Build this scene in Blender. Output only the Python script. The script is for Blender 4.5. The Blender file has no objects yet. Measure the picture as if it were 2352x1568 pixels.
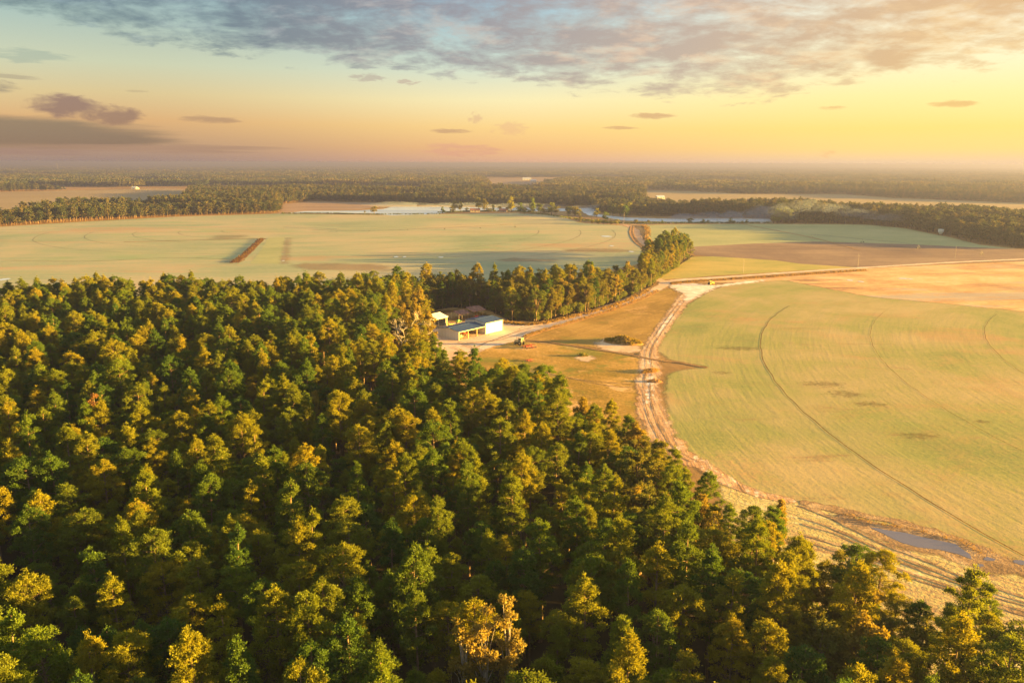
import bpy, bmesh, math, random
import numpy as np
from mathutils import Vector, Matrix, noise as mnoise
from mathutils.geometry import tessellate_polygon
R = math.radians
SC = bpy.context.scene
COL = SC.collection

# ------------------------------------------------------------------ camera
# pixel coordinates below are in a 2352 x 1568 frame of the photograph
FPX, CX, CY, HC = 1829.0, 1176.0, 784.0, 80.0
PIT = math.atan((CY - 374.5) / FPX); ROL = 0.003
_X0 = np.array([1., 0, 0]); _D0 = np.array([0, -math.sin(PIT), -math.cos(PIT)]); _F = np.array([0, math.cos(PIT), -math.sin(PIT)])
_R = math.cos(ROL) * _X0 - math.sin(ROL) * _D0
_D = math.sin(ROL) * _X0 + math.cos(ROL) * _D0
cam = bpy.data.cameras.new('camera'); camo = bpy.data.objects.new('camera', cam); COL.objects.link(camo)
cam.lens = FPX / 2352 * 36; cam.sensor_width = 36; cam.clip_start = 1; cam.clip_end = 120000
camo.matrix_world = Matrix(((_R[0], -_D[0], -_F[0], 0), (_R[1], -_D[1], -_F[1], 0), (_R[2], -_D[2], -_F[2], HC), (0, 0, 0, 1)))
SC.camera = camo

def P(x, y, z=0.0):
    """ground (or height z) point seen at a pixel of the photograph"""
    w = (x - CX) / FPX * _R + (y - CY) / FPX * _D + _F
    t = (HC - z) / -w[2]
    return (w[0] * t, w[1] * t)
def proj(X, Y, Z=0.0):
    v = np.array([X, Y, Z - HC]); k = v @ _F
    if k <= 1: return (-9999, -9999)
    return (CX + FPX * (v @ _R) / k, CY + FPX * (v @ _D) / k)
def Z4(a, b): return ((840 + a / 2.8) * .9378, (380 + b / 2.8) * .9378)
def Z5(a, b): return ((1668 + a / 2.8) * .9378, (380 + b / 2.8) * .9378)
def height_at(x, yb, yt):
    g = P(x, yb); lo, hi = 0.0, 60.0
    for _ in range(30):
        m = (lo + hi) / 2
        if proj(g[0], g[1], m)[1] > yt: lo = m
        else: hi = m
    return lo

# ------------------------------------------------------------------ node helper
class NT:
    def __init__(s, tree): s.t = tree; s.n = tree.nodes; s.l = tree.links
    def put(s, sock, v):
        if isinstance(v, bpy.types.NodeSocket): s.l.new(v, sock)
        elif isinstance(v, (tuple, list)):
            d = sock.default_value
            try: n = len(d)
            except TypeError: n = 1
            v = tuple(v)
            if n == 4 and len(v) == 3: v = v + (1,)
            sock.default_value = v
        elif v is not None: sock.default_value = v
    def node(s, ty, **kw):
        n = s.n.new(ty)
        for k, v in kw.items(): setattr(n, k, v)
        return n
    def m(s, op, a, b=None, c=None, clamp=False):
        n = s.node('ShaderNodeMath', operation=op, use_clamp=clamp)
        s.put(n.inputs[0], a); s.put(n.inputs[1], b)
        if c is not None: s.put(n.inputs[2], c)
        return n.outputs[0]
    def vm(s, op, a, b=None, out=0):
        n = s.node('ShaderNodeVectorMath', operation=op); s.put(n.inputs[0], a)
        if b is not None: s.put(n.inputs[1], b)
        return n.outputs[out]
    def comb(s, x, y, z=0.0):
        n = s.node('ShaderNodeCombineXYZ')
        for i, v in enumerate((x, y, z)): s.put(n.inputs[i], v)
        return n.outputs[0]
    def sep(s, v):
        n = s.node('ShaderNodeSeparateXYZ'); s.put(n.inputs[0], v); return n.outputs
    def noise(s, vec, scale=1.0, detail=4.0, rough=.55, dist=0.0, dim='3D'):
        n = s.node('ShaderNodeTexNoise', noise_dimensions=dim); s.put(n.inputs['Vector'], vec)
        n.inputs['Scale'].default_value = scale; n.inputs['Detail'].default_value = detail
        n.inputs['Roughness'].default_value = rough; n.inputs['Distortion'].default_value = dist
        return n.outputs[0]
    def ramp(s, fac, stops, interp='LINEAR'):
        n = s.node('ShaderNodeValToRGB'); n.color_ramp.interpolation = interp
        e = n.color_ramp.elements
        while len(e) < len(stops): e.new(.5)
        for el, (p, c) in zip(e, stops):
            el.position = p
            if isinstance(c, (int, float)): c = (c, c, c)
            el.color = tuple(c) + (1,)
        s.put(n.inputs[0], fac); return n.outputs[0]
    def mix(s, f, a, b, blend='MIX'):
        n = s.node('ShaderNodeMix', data_type='RGBA', blend_type=blend)
        s.put(n.inputs[0], f); s.put(n.inputs[6], a); s.put(n.inputs[7], b); return n.outputs[2]
    def mr(s, v, a, b, c=0.0, d=1.0, smooth=True):
        n = s.node('ShaderNodeMapRange', interpolation_type='SMOOTHSTEP' if smooth else 'LINEAR')
        for i, x in enumerate((v, a, b, c, d)): s.put(n.inputs[i], x)
        return n.outputs[0]
def lin(r, g, b, k=1.0):
    f = lambda c: ((c / 255 + .055) / 1.055) ** 2.4 if c > 10 else c / 255 / 12.92
    return (f(r) * k, f(g) * k, f(b) * k)

# ------------------------------------------------------------------ sky, sun, exposure
EXPO = 3.6; G = 1 / 2 ** EXPO
SUN_EL = R(5.0)
SC.view_settings.view_transform = 'Standard'; SC.view_settings.look = 'None'
SC.view_settings.gamma = 1; SC.view_settings.exposure = EXPO; SC.view_settings.use_curve_mapping = False
world = bpy.data.worlds.new("World"); SC.world = world; world.use_nodes = True
def build_world():
    t = NT(world.node_tree); t.n.clear()
    K = .12
    sky = t.node('ShaderNodeTexSky', sky_type='NISHITA'); sky.sun_disc = False
    sky.sun_elevation = SUN_EL; sky.sun_rotation = R(90); sky.altitude = 80
    tc = t.node('ShaderNodeTexCoord').outputs['Generated']
    x, y, z = t.sep(tc)[0:3]
    zz = t.m('MAXIMUM', z, 0.0)
    el = t.m('MULTIPLY', t.m('ARCSINE', z), 180 / math.pi)          # degrees
    az = t.m('MULTIPLY', t.m('ARCTAN2', x, y), 180 / math.pi)
    e = t.m('MULTIPLY', el, 1 / 30)                                  # 30 degrees over the ramp
    g = G / K
    hi = [(.45, tuple(v * g for v in (.60, .78, .84))), (1.0, tuple(v * g for v in (OV * .82, OV * 1.0, OV * 1.08)))]  # upper stops lie out of view and act as added fill light
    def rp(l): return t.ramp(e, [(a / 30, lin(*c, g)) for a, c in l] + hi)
    left = rp([(0, (150, 128, 126)), (1.0, (174, 140, 120)), (2.6, (208, 158, 112)), (4.2, (208, 182, 134)), (6.0, (192, 194, 164)), (8.5, (160, 180, 172)), (11.0, (132, 160, 170))])
    mid = rp([(0, (222, 172, 146)), (1.0, (238, 184, 130)), (2.4, (246, 206, 136)), (4.2, (244, 228, 176)), (6.2, (206, 216, 198)), (8.5, (170, 196, 200)), (11.0, (142, 180, 204))])
    right = rp([(0, (240, 206, 172)), (.9, (254, 216, 138)), (2.2, (254, 218, 122)), (4.2, (254, 230, 154)), (6.0, (252, 236, 186)), (8.5, (252, 240, 206)), (11.0, (242, 236, 214))])
    fl = t.mr(az, -27., 3., 0, 1); fr = t.mr(az, -4., 27., 0, 1)
    clear = t.mix(fr, t.mix(fl, left, mid), right)
    # cloud deck, laid out on a plane high overhead so that it foreshortens towards the horizon
    den = t.m('ADD', zz, .17)
    q = t.comb(t.m('DIVIDE', x, den), t.m('DIVIDE', y, den), 0)
    q2 = t.vm('ADD', q, (3.1, 7.7, 0))
    fine = t.noise(q2, 5.4, 10, .63, .2)
    broad = t.noise(t.vm('ADD', q, (11.3, 2.2, 4)), 2.4, 4, .5, .3)
    azf = t.m('MULTIPLY', t.m('ADD', az, 36), 1 / 72)
    edge = t.m('MULTIPLY', t.ramp(azf, [((a + 36) / 72, v / 12) for a, v in ((-36, 9.2), (-31, 7.6), (-25, 6.3), (-15, 5.6), (-5, 4.7), (7, 3.9), (16, 3.6), (23, 4.1), (33, 5.2))]), 12.0)
    over = t.m('SUBTRACT', el, edge)
    thick = t.mr(over, -1.0, 2.4, -.24, .10)
    dens = t.m('ADD', t.m('ADD', t.m('MULTIPLY', fine, .66), t.m('MULTIPLY', broad, .40)), thick)
    mask = t.mr(dens, .48, .59)
    lite = t.noise(t.vm('ADD', q, (5.5, -3.3, 9)), 4.6, 8, .62, .2)
    c_dark = t.ramp(azf, [(0.02, lin(66, 92, 104, g)), (.22, lin(80, 96, 118, g)), (.45, lin(142, 132, 142, g)), (.66, lin(186, 158, 142, g)), (.86, lin(214, 166, 112, g)), (1, lin(220, 166, 96, g))])
    c_lite = t.ramp(azf, [(0.02, lin(100, 130, 142, g)), (.22, lin(132, 144, 158, g)), (.45, lin(190, 168, 160, g)), (.66, lin(222, 182, 150, g)), (.86, lin(232, 186, 126, g)), (1, lin(236, 186, 110, g))])
    ccol = t.mix(t.mr(lite, .46, .66), c_dark, c_lite)
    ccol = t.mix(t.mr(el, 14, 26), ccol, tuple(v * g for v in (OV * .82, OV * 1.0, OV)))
    thin = t.mr(dens, .54, .72)
    ccol = t.mix(t.m('MULTIPLY', t.m('SUBTRACT', 1.0, thin), .55), ccol, clear)
    ccol = t.mix(t.m('MULTIPLY', t.mr(fine, .50, .62), .28), ccol, c_dark)
    out = t.mix(t.m('MULTIPLY', mask, .93), clear, ccol)
    # separate low clouds: (az, el, half width, half height, colour, opacity, raggedness)
    wn = t.m('SUBTRACT', t.noise(t.comb(t.m('MULTIPLY', az, .35), t.m('MULTIPLY', el, 1.3), 3.3), 1.0, 6, .6), .5)
    wn2 = t.m('SUBTRACT', t.noise(t.comb(t.m('MULTIPLY', az, .8), t.m('MULTIPLY', el, 1.6), 8.3), 1.0, 6, .6), .5)
    C = []
    for (px, py, wx, wy, c, op, rg) in CLOUDS:
        a0 = math.degrees(math.atan((px - CX) / FPX / math.cos(PIT))); e0 = math.degrees(math.atan((374.5 - py) / FPX * 1.0) ) * (math.cos(R(a0)) ** 1.0)
        C.append((a0, e0, math.degrees(wx / FPX) * .85, math.degrees(wy / FPX) * .93, c, op, rg))
    for a0, e0, wa, we, c, op, rg in C:
        dx = t.m('MULTIPLY', t.m('SUBTRACT', az, a0), 1 / wa)
        dy = t.m('MULTIPLY', t.m('SUBTRACT', el, e0), 1 / we)
        d = t.m('ADD', t.m('MULTIPLY', dx, dx), t.m('MULTIPLY', dy, dy))
        kx = 1.25; wz = t.m('SUBTRACT', t.noise(t.comb(t.m('MULTIPLY', dx, kx), t.m('MULTIPLY', dy, 1.1), a0 * 1.7 + e0), 1.0, 7, .62, .4), .5)
        d = t.m('ADD', d, t.m('MULTIPLY', wz, 1.2 + rg * 1.7))
        mk = t.m('MULTIPLY', t.mr(d, 1.1, .1), op)
        out = t.mix(mk, out, lin(*c, g))
    fin = t.mix(.965, sky.outputs[0], out)
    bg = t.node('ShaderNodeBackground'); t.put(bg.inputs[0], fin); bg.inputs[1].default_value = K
    o = t.node('ShaderNodeOutputWorld'); t.l.new(bg.outputs[0], o.inputs[0])
OV = .74      # brightness of the unseen sky overhead, made up as soft fill light
CLOUDS = [(90, 308, 360, 36, (124, 100, 94), 1, .3), (120, 322, 380, 24, (122, 100, 96), 1, .5), (215, 254, 88, 26, (134, 94, 96), 1, .8), (310, 274, 74, 22, (142, 102, 96), 1, .9),
 (520, 283, 80, 9, (170, 128, 104), .85, 1.0), (400, 345, 330, 10, (158, 124, 112), .7, 1.2), (60, 352, 260, 10, (150, 120, 116), .8, 1.0), (20, 212, 90, 18, (140, 120, 108), .85, 1.3),
 (60, 190, 100, 7, (160, 142, 120), .7, 1.2), (1040, 306, 60, 6, (190, 146, 116), .8, .8), (1095, 278, 18, 16, (214, 170, 136), .6, 2.2), (1170, 300, 50, 18, (224, 172, 136), .5, 2.2),
 (1060, 348, 110, 16, (216, 156, 136), .6, 2.0), (1480, 272, 60, 8, (208, 160, 116), .85, 1.2), (1410, 298, 50, 5, (210, 162, 116), .8, 1.0), (1865, 254, 34, 5, (226, 176, 112), .7, 1.0),
 (2125, 244, 52, 8, (224, 172, 104), .8, 1.0), (865, 193, 52, 9, (176, 158, 146), .7, 2.4), (950, 202, 30, 7, (186, 160, 146), .7, 2.4), (370, 223, 30, 3, (180, 156, 122), .6, .6), (150, 150, 110, 14, (134, 150, 142), .5, 2.0), (1860, 352, 22, 9, (236, 180, 130), .5, 2.0), (2320, 215, 40, 4, (232, 180, 110), .7, 1)]
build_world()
sun = bpy.data.lights.new('sun', 'SUN'); sun.energy = 5.0; sun.angle = R(.5); sun.color = (1.0, .59, .10)
suno = bpy.data.objects.new('sun', sun); COL.objects.link(suno)
sd = Vector((math.cos(SUN_EL), -.05, math.sin(SUN_EL)))
suno.rotation_euler = sd.to_track_quat('Z', 'Y').to_euler(); suno.location = (300, 300, 200)
SC.cycles.volume_bounces = 0; SC.cycles.max_bounces = 6; SC.cycles.diffuse_bounces = 3; SC.cycles.transmission_bounces = 3
SC.cycles.use_denoising = True

# ------------------------------------------------------------------ object helpers
def tag(o, label=None, cat=None, group=None, kind=None):
    if label: o['label'] = label
    if cat: o['category'] = cat
    if group: o['group'] = group
    if kind: o['kind'] = kind
    return o
def link(name, me, parent=None):
    o = bpy.data.objects.new(name, me); COL.objects.link(o)
    if parent is not None: o.parent = parent
    return o
def empty(name, loc, rz=0.0, sc=1.0):
    o = bpy.data.objects.new(name, None); COL.objects.link(o)
    o.location = loc; o.rotation_euler = (0, 0, rz); o.scale = (sc, sc, sc); o.empty_display_size = .5
    return o
def mesh_np(name, V, tris, mats, mi=None, smooth=False):
    me = bpy.data.meshes.new(name)
    V = np.asarray(V, dtype=np.float32); F_ = np.asarray(tris, dtype=np.int32); k = F_.shape[1]
    me.vertices.add(len(V)); me.vertices.foreach_set('co', V.ravel())
    me.loops.add(F_.size); me.loops.foreach_set('vertex_index', F_.ravel())
    me.polygons.add(len(F_)); me.polygons.foreach_set('loop_start', np.arange(0, F_.size, k, dtype=np.int32))
    for m in mats: me.materials.append(m)
    if mi is not None: me.polygons.foreach_set('material_index', np.asarray(mi, dtype=np.int32))
    if smooth: me.polygons.foreach_set('use_smooth', np.ones(len(F_), dtype=bool))
    me.update(calc_edges=True); me.validate(); return me
class MB:
    """collects boxes, bars, tubes as one mesh"""
    def __init__(s): s.v = []; s.f = []
    def quad(s, a, b, c, d): i = len(s.v); s.v += [tuple(a), tuple(b), tuple(c), tuple(d)]; s.f.append((i, i+1, i+2, i+3)); return s
    def box(s, x0, x1, y0, y1, z0, z1):
        i = len(s.v)
        s.v += [(x0,y0,z0),(x1,y0,z0),(x1,y1,z0),(x0,y1,z0),(x0,y0,z1),(x1,y0,z1),(x1,y1,z1),(x0,y1,z1)]
        s.f += [(i,i+3,i+2,i+1),(i+4,i+5,i+6,i+7),(i,i+1,i+5,i+4),(i+1,i+2,i+6,i+5),(i+2,i+3,i+7,i+6),(i+3,i,i+4,i+7)]; return s
    def prism(s, poly, y0, y1):
        """poly in xz, extruded along y"""
        n = len(poly); i = len(s.v)
        s.v += [(a, y0, b) for a, b in poly] + [(a, y1, b) for a, b in poly]
        s.f.append(tuple(range(i, i+n))); s.f.append(tuple(range(i+2*n-1, i+n-1, -1)))
        for k in range(n): j = (k+1) % n; s.f.append((i+k, i+n+k, i+n+j, i+j))
        return s
    def prism_x(s, poly, x0, x1):
        n = len(poly); i = len(s.v)
        s.v += [(x0, a, b) for a, b in poly] + [(x1, a, b) for a, b in poly]
        s.f.append(tuple(range(i, i+n))[::-1]); s.f.append(tuple(range(i+n, i+2*n)))
        for k in range(n): j = (k+1) % n; s.f.append((i+k, i+j, i+n+j, i+n+k))
        return s
    def tube(s, a, b, r0, r1=None, n=6, caps=True):
        r1 = r0 if r1 is None else r1
        a = Vector(a); b = Vector(b); d = (b - a).normalized()
        u = d.orthogonal().normalized(); w = d.cross(u); i = len(s.v)
        for c, r in ((a, r0), (b, r1)):
            for k in range(n):
                t = 2 * math.pi * k / n; s.v.append(tuple(c + (u * math.cos(t) + w * math.sin(t)) * r))
        for k in range(n): j = (k+1) % n; s.f.append((i+k, i+j, i+n+j, i+n+k))
        if caps: s.f.append(tuple(range(i+n-1, i-1, -1))); s.f.append(tuple(range(i+n, i+2*n)))
        return s
    def build(s, name, mat, parent=None):
        me = bpy.data.meshes.new(name); me.from_pydata(s.v, [], s.f); me.materials.append(mat); me.update()
        return link(name, me, parent)

# ------------------------------------------------------------------ materials
def pmat(name, col, rough=.7, metal=0.0, var=.12, scale=3.0, spec=.3, streak=False):
    m = bpy.data.materials.new(name); m.use_nodes = True; t = NT(m.node_tree)
    b = t.n['Principled BSDF']
    pos = t.node('ShaderNodeTexCoord').outputs['Object']
    if streak: pos = t.vm('MULTIPLY', pos, (1, 1, .15))
    n = t.noise(pos, scale, 5, .6)
    c = t.mix(t.mr(n, .3, .7), tuple(v * (1 - var) for v in col), tuple(min(1, v * (1 + var)) for v in col))
    t.put(b.inputs['Base Color'], c); b.inputs['Roughness'].default_value = rough; b.inputs['Metallic'].default_value = metal
    b.inputs['Specular IOR Level'].default_value = spec
    return m
def gmat(name, stops, big=60., small=2.5, wb=.5, ws=.25, wk=.25, streak=None, patches=(), bump=.12, bscale=1.2, rough=.95, stretch=(1, 1), alpha=None):
    """ground cover: colour ramp over mixed noises; streak = ('arc', cx, cy, width) or ('line', angle, width)"""
    m = bpy.data.materials.new(name); m.use_nodes = True; t = NT(m.node_tree)
    b = t.n['Principled BSDF']; b.inputs['Specular IOR Level'].default_value = .1; b.inputs['Roughness'].default_value = rough
    pos = t.node('ShaderNodeNewGeometry').outputs['Position']
    sp = t.vm('MULTIPLY', pos, (stretch[0], stretch[1], 1))
    nb = t.noise(sp, 1 / big, 6, .6, .4); ns = t.noise(pos, 1 / small, 5, .65)
    sk = .5
    if streak:
        if streak[0] == 'arc':
            dx, dy, _ = t.sep(t.vm('SUBTRACT', pos, (streak[1], streak[2], 0)))[0:3]
            rr = t.m('SQRT', t.m('ADD', t.m('MULTIPLY', dx, dx), t.m('MULTIPLY', dy, dy)))
            th = t.m('ARCTAN2', dy, dx)
            v = t.comb(t.m('MULTIPLY', rr, 1 / streak[3]), t.m('MULTIPLY', th, 14.), 0); v2 = t.comb(t.m('MULTIPLY', rr, .28 / streak[3]), t.m('MULTIPLY', th, 5.), 4)
        else:
            ca, sa = math.cos(streak[1]), math.sin(streak[1]); xx, yy, _ = t.sep(pos)[0:3]
            al = t.m('ADD', t.m('MULTIPLY', xx, ca), t.m('MULTIPLY', yy, sa)); ac = t.m('SUBTRACT', t.m('MULTIPLY', yy, ca), t.m('MULTIPLY', xx, sa))
            v = t.comb(t.m('MULTIPLY', ac, 1 / streak[2]), t.m('MULTIPLY', al, .04 / streak[2]), 0); v2 = t.comb(t.m('MULTIPLY', ac, .2 / streak[2]), t.m('MULTIPLY', al, .012 / streak[2]), 4)
        k1 = t.noise(v, 1.0, 3, .6); k2 = t.noise(v2, 1.0, 3, .6)
        sk = t.m('ADD', t.m('MULTIPLY', k1, .5), t.m('MULTIPLY', k2, .5))
    f = t.m('ADD', t.m('ADD', t.m('MULTIPLY', nb, wb), t.m('MULTIPLY', ns, ws)), t.m('MULTIPLY', sk, wk))
    n_ = len(stops)
    col = t.ramp(f, [(p, c) for p, c in stops])
    for (pc, psc, lo, hi, off, stx, sty, amt) in patches:
        pv = t.vm('ADD', t.vm('MULTIPLY', pos, (stx, sty, 1)), (off, off * .7, off))
        pn = t.noise(pv, 1 / psc, 7, .65, .6)
        pn = t.m('ADD', t.m('MULTIPLY', pn, .8), t.m('MULTIPLY', ns, .2))
        col = t.mix(t.m('MULTIPLY', t.mr(pn, lo, hi), amt), col, pc)
    t.put(b.inputs['Base Color'], col)
    bn = t.node('ShaderNodeBump'); bn.inputs['Strength'].default_value = bump; bn.inputs['Distance'].default_value = bscale
    hh = t.m('ADD', t.m('MULTIPLY', ns, .6), t.m('MULTIPLY', sk, .8)) if streak else ns
    t.put(bn.inputs['Height'], hh); t.l.new(bn.outputs[0], b.inputs['Normal'])
    if alpha:      # ragged border: distance to the edge broken up by noise
        at = t.node('ShaderNodeAttribute', attribute_name='edge').outputs['Fac']
        an = t.noise(t.vm('ADD', pos, (7.7, 3.1, 0)), 1 / alpha[0], 6, .66, .4)
        av = t.m('ADD', at, t.m('ADD', t.m('MULTIPLY', t.m('SUBTRACT', an, .5), 2 * alpha[1]), alpha[2]))
        t.put(b.inputs['Alpha'], t.m('MULTIPLY', t.mr(av, -alpha[3], alpha[3]), alpha[4] if len(alpha) > 4 else 1.0))
    return m
def leafmat(name, cols, trans=.42, hs=.1):
    m = bpy.data.materials.new(name); m.use_nodes = True; t = NT(m.node_tree); t.n.clear()
    oi = t.node('ShaderNodeObjectInfo').outputs['Random']
    pos = t.node('ShaderNodeTexCoord').outputs['Object']
    n = t.noise(pos, .55, 3, .6)
    base = t.ramp(oi, [(i / max(1, len(cols) - 1), c) for i, c in enumerate(cols)])
    n2 = t.noise(pos, 3.0, 2, .6)
    f = t.m('ADD', t.mr(n, .3, .7, .78, 1.18, smooth=False), t.mr(n2, .3, .7, -.2, .2, smooth=False))
    c = t.vm('MULTIPLY', base, t.comb(f, t.m('POWER', f, .85), f))
    d = t.node('ShaderNodeBsdfDiffuse'); t.put(d.inputs[0], c)
    tr = t.node('ShaderNodeBsdfTranslucent'); t.put(tr.inputs[0], t.vm('MULTIPLY', c, (1.5, 1.35, .5)))
    gl = t.node('ShaderNodeBsdfGlossy'); gl.inputs['Roughness'].default_value = .5; t.put(gl.inputs[0], (.5, .5, .45, 1))
    mx = t.node('ShaderNodeMixShader'); mx.inputs[0].default_value = trans; t.l.new(d.outputs[0], mx.inputs[1]); t.l.new(tr.outputs[0], mx.inputs[2])
    m2 = t.node('ShaderNodeMixShader'); m2.inputs[0].default_value = .012; t.l.new(mx.outputs[0], m2.inputs[1]); t.l.new(gl.outputs[0], m2.inputs[2])
    o = t.node('ShaderNodeOutputMaterial'); t.l.new(m2.outputs[0], o.inputs[0]); return m

M = {}
M['bark'] = pmat('pine_bark', (.16, .105, .07), .95, var=.3, scale=2)
M['pale_bark'] = pmat('pale_bark', (.36, .31, .26), .9, var=.25, scale=2)
M['pine'] = leafmat('pine_needles', [(.052, .098, .018), (.10, .142, .012), (.21, .190, .009), (.06, .105, .016), (.14, .155, .011), (.23, .190, .010)])
M['oak'] = leafmat('oak_leaves', [(.12, .125, .022), (.14, .125, .022), (.085, .115, .022), (.16, .13, .025)])
M['autumn'] = leafmat('autumn_leaves', [(.19, .145, .028), (.22, .17, .028)])
M['rust'] = leafmat('rust_leaves', [(.20, .105, .04), (.19, .10, .045)])
M['yellow'] = leafmat('yellow_leaves', [(.25, .19, .05), (.23, .18, .05)])
M['far'] = leafmat('distant_leaves', [(.032, .048, .024), (.055, .066, .030), (.105, .088, .036), (.04, .056, .028)], .25)
M['reed'] = leafmat('dry_reeds', [(.24, .155, .07), (.18, .12, .06)])
M['weed'] = leafmat('brown_weeds', [(.12, .065, .040), (.09, .055, .036)])
M['shrub'] = leafmat('shrub_leaves', [(.12, .14, .03), (.10, .12, .03)])

# ------------------------------------------------------------------ ground sheets
def fractal(pts, amp, step, seed=0, closed=True):
    out = []; n = len(pts)
    for i in range(n if closed else n - 1):
        a = np.array(pts[i][:2], float); b = np.array(pts[(i + 1) % n][:2], float); L = np.linalg.norm(b - a)
        k = int(min(60, max(1, L / step)))
        for j in range(k):
            p = a + (b - a) * j / k
            nx = mnoise.fractal(Vector((p[0] / step / 5, p[1] / step / 5, seed)), .9, 2.1, 5); ny = mnoise.fractal(Vector((p[0] / step / 5 + 40, p[1] / step / 5, seed)), .9, 2.1, 5)
            out.append((p[0] + nx * amp, p[1] + ny * amp))
    if not closed: out.append(tuple(pts[-1][:2]))
    return out
def sheet(name, pts, z, mat, kind='structure', label=None, cat=None):
    v = [Vector((a, b, z)) for a, b in pts]
    tr = tessellate_polygon([v])
    F_ = []
    for t_ in tr:
        a, b, c = (v[i] for i in t_)
        F_.append(tuple(t_) if (b - a).cross(c - a).z > 0 else (t_[0], t_[2], t_[1]))
    me = bpy.data.meshes.new(name); me.from_pydata([tuple(p) for p in v], [], F_); me.materials.append(mat); me.update()
    o = link(name, me); o['kind'] = kind
    if label: o['label'] = label
    if cat: o['category'] = cat
    return o
def decal(name, poly, z, mat, cell, soft, kind='structure'):
    # a sheet whose vertices know their distance to its border
    A = np.array(poly, float); lo = A.min(0) - soft; hi = A.max(0) + soft
    nx = int((hi[0] - lo[0]) / cell) + 2; ny = int((hi[1] - lo[1]) / cell) + 2
    gx, gy = np.meshgrid(lo[0] + np.arange(nx) * cell, lo[1] + np.arange(ny) * cell); X = gx.ravel(); Y = gy.ravel()
    dm = np.full(len(X), 1e9)
    for i in range(len(A)):
        a = A[i - 1]; b = A[i]; d = b - a; L = d @ d + 1e-9
        t = np.clip(((X - a[0]) * d[0] + (Y - a[1]) * d[1]) / L, 0, 1); dm = np.minimum(dm, (X - a[0] - t * d[0]) ** 2 + (Y - a[1] - t * d[1]) ** 2)
    sd = np.sqrt(dm) * np.where(inside_np(X, Y, [tuple(q) for q in A]), 1, -1)
    j, i = np.meshgrid(np.arange(ny - 1), np.arange(nx - 1), indexing='ij'); k = (j * nx + i).ravel()
    F_ = np.stack([k, k + 1, k + nx + 1, k + nx], 1); F_ = F_[(sd[F_] > -soft).any(1)]
    u, inv = np.unique(F_, return_inverse=True); F_ = inv.reshape(-1, 4)
    me = mesh_np(name, np.stack([X[u], Y[u], np.full(len(u), z)], 1), F_, [mat])
    at = me.attributes.new('edge', 'FLOAT', 'POINT'); at.data.foreach_set('value', np.clip(sd[u] / soft, -1, 1).astype(np.float32))
    o = link(name, me); o['kind'] = kind; return o
def inside_np(X, Y, poly):
    c = np.zeros(len(X), bool); j = len(poly) - 1
    for i in range(len(poly)):
        xi, yi = poly[i]; xj, yj = poly[j]
        if yi != yj:
            c ^= ((yi > Y) != (yj > Y)) & (X < (xj - xi) * (Y - yi) / (yj - yi) + xi)
        j = i
    return c
def PP(l, z=0.0): return [P(x, y, z) for x, y in l]
def smooth(pts, k=4):
    """Catmull-Rom"""
    p = [np.array(q, float) for q in pts]; p = [2 * p[0] - p[1]] + p + [2 * p[-1] - p[-2]]; out = []
    for i in range(1, len(p) - 2):
        for j in range(k):
            t = j / k
            out.append(.5 * ((2 * p[i]) + (-p[i-1] + p[i+1]) * t + (2 * p[i-1] - 5 * p[i] + 4 * p[i+1] - p[i+2]) * t * t + (-p[i-1] + 3 * p[i] - 3 * p[i+1] + p[i+2]) * t ** 3))
    out.append(p[-2]); return out
def ribbon(name, line, w, z, mat, rough=.3, seed=0, kind='structure', k=6, ends=1.0):
    c = smooth(line, k); n = len(c); V = []; E_ = []
    for i, p in enumerate(c):
        d = c[min(i + 1, n - 1)] - c[max(i - 1, 0)]; d /= np.linalg.norm(d) + 1e-9; nn = np.array([-d[1], d[0]])
        ww = w[min(len(w) - 1, int(i / n * len(w)))] if isinstance(w, (list, tuple)) else w
        en = -1.0 if i in (0, n - 1) else 0.0
        for o_, e in ((-1, -1), (-.5, 0), (0, 1), (.5, 0), (1, -1)):
            q = p + nn * o_ * ww * (1 + rough * mnoise.fractal(Vector((p[0] / 6, p[1] / 6, seed + o_ * 9)), .9, 2, 4)); V.append((q[0], q[1], z)); E_.append(min(e, e + en * 1.2))
    F_ = [(i*5+j, (i+1)*5+j, (i+1)*5+j+1, i*5+j+1)[::-1] for i in range(n - 1) for j in range(4)]
    me = bpy.data.meshes.new(name); me.from_pydata(V, [], F_); me.materials.append(mat); me.update()
    at = me.attributes.new('edge', 'FLOAT', 'POINT'); at.data.foreach_set('value', np.array(E_, np.float32))
    o = link(name, me); o['kind'] = kind; return o

PC = (475.0, 243.0)    # pivot of the big circular field
sand = (.55, .44, .36); 
mg_base = gmat('dry_land', [(.38, (.20, .11, .04)), (.5, (.30, .17, .065)), (.6, (.42, .25, .10))], 90, 4)
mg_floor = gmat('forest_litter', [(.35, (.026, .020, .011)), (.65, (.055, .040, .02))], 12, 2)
mg_big = gmat('young_grain', [(.38, (.21, .215, .07)), (.46, (.29, .26, .085)), (.52, (.34, .27, .11)), (.59, (.41, .30, .14))], 60, 1.6, .60, .22, .18, ('arc', PC[0], PC[1], 1.7),
    patches=[((.42, .22, .10), 70, .50, .66, 3.0, 1, 1.5, .65), ((.17, .22, .06), 80, .52, .68, 17., 1, 1, .45), ((.26, .15, .075), 22, .57, .68, 40., .5, 1.7, .6), ((.40, .24, .12), 9, .58, .68, 61., .6, 1.5, .4)], bump=.28, bscale=.5, alpha=(7, .5, 0, .3))
mg_left = gmat('frosted_grain', [(.38, (.20, .235, .135)), (.47, (.29, .295, .175)), (.56, (.40, .325, .20))], 150, 4, .5, .15, .35, ('line', R(8), 5.),
    patches=[((.42, .23, .13), 160, .53, .66, 9., .5, 1.6, .7), ((.22, .30, .13), 130, .53, .68, 23., .6, 1.8, .6)], bump=.12)
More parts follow.
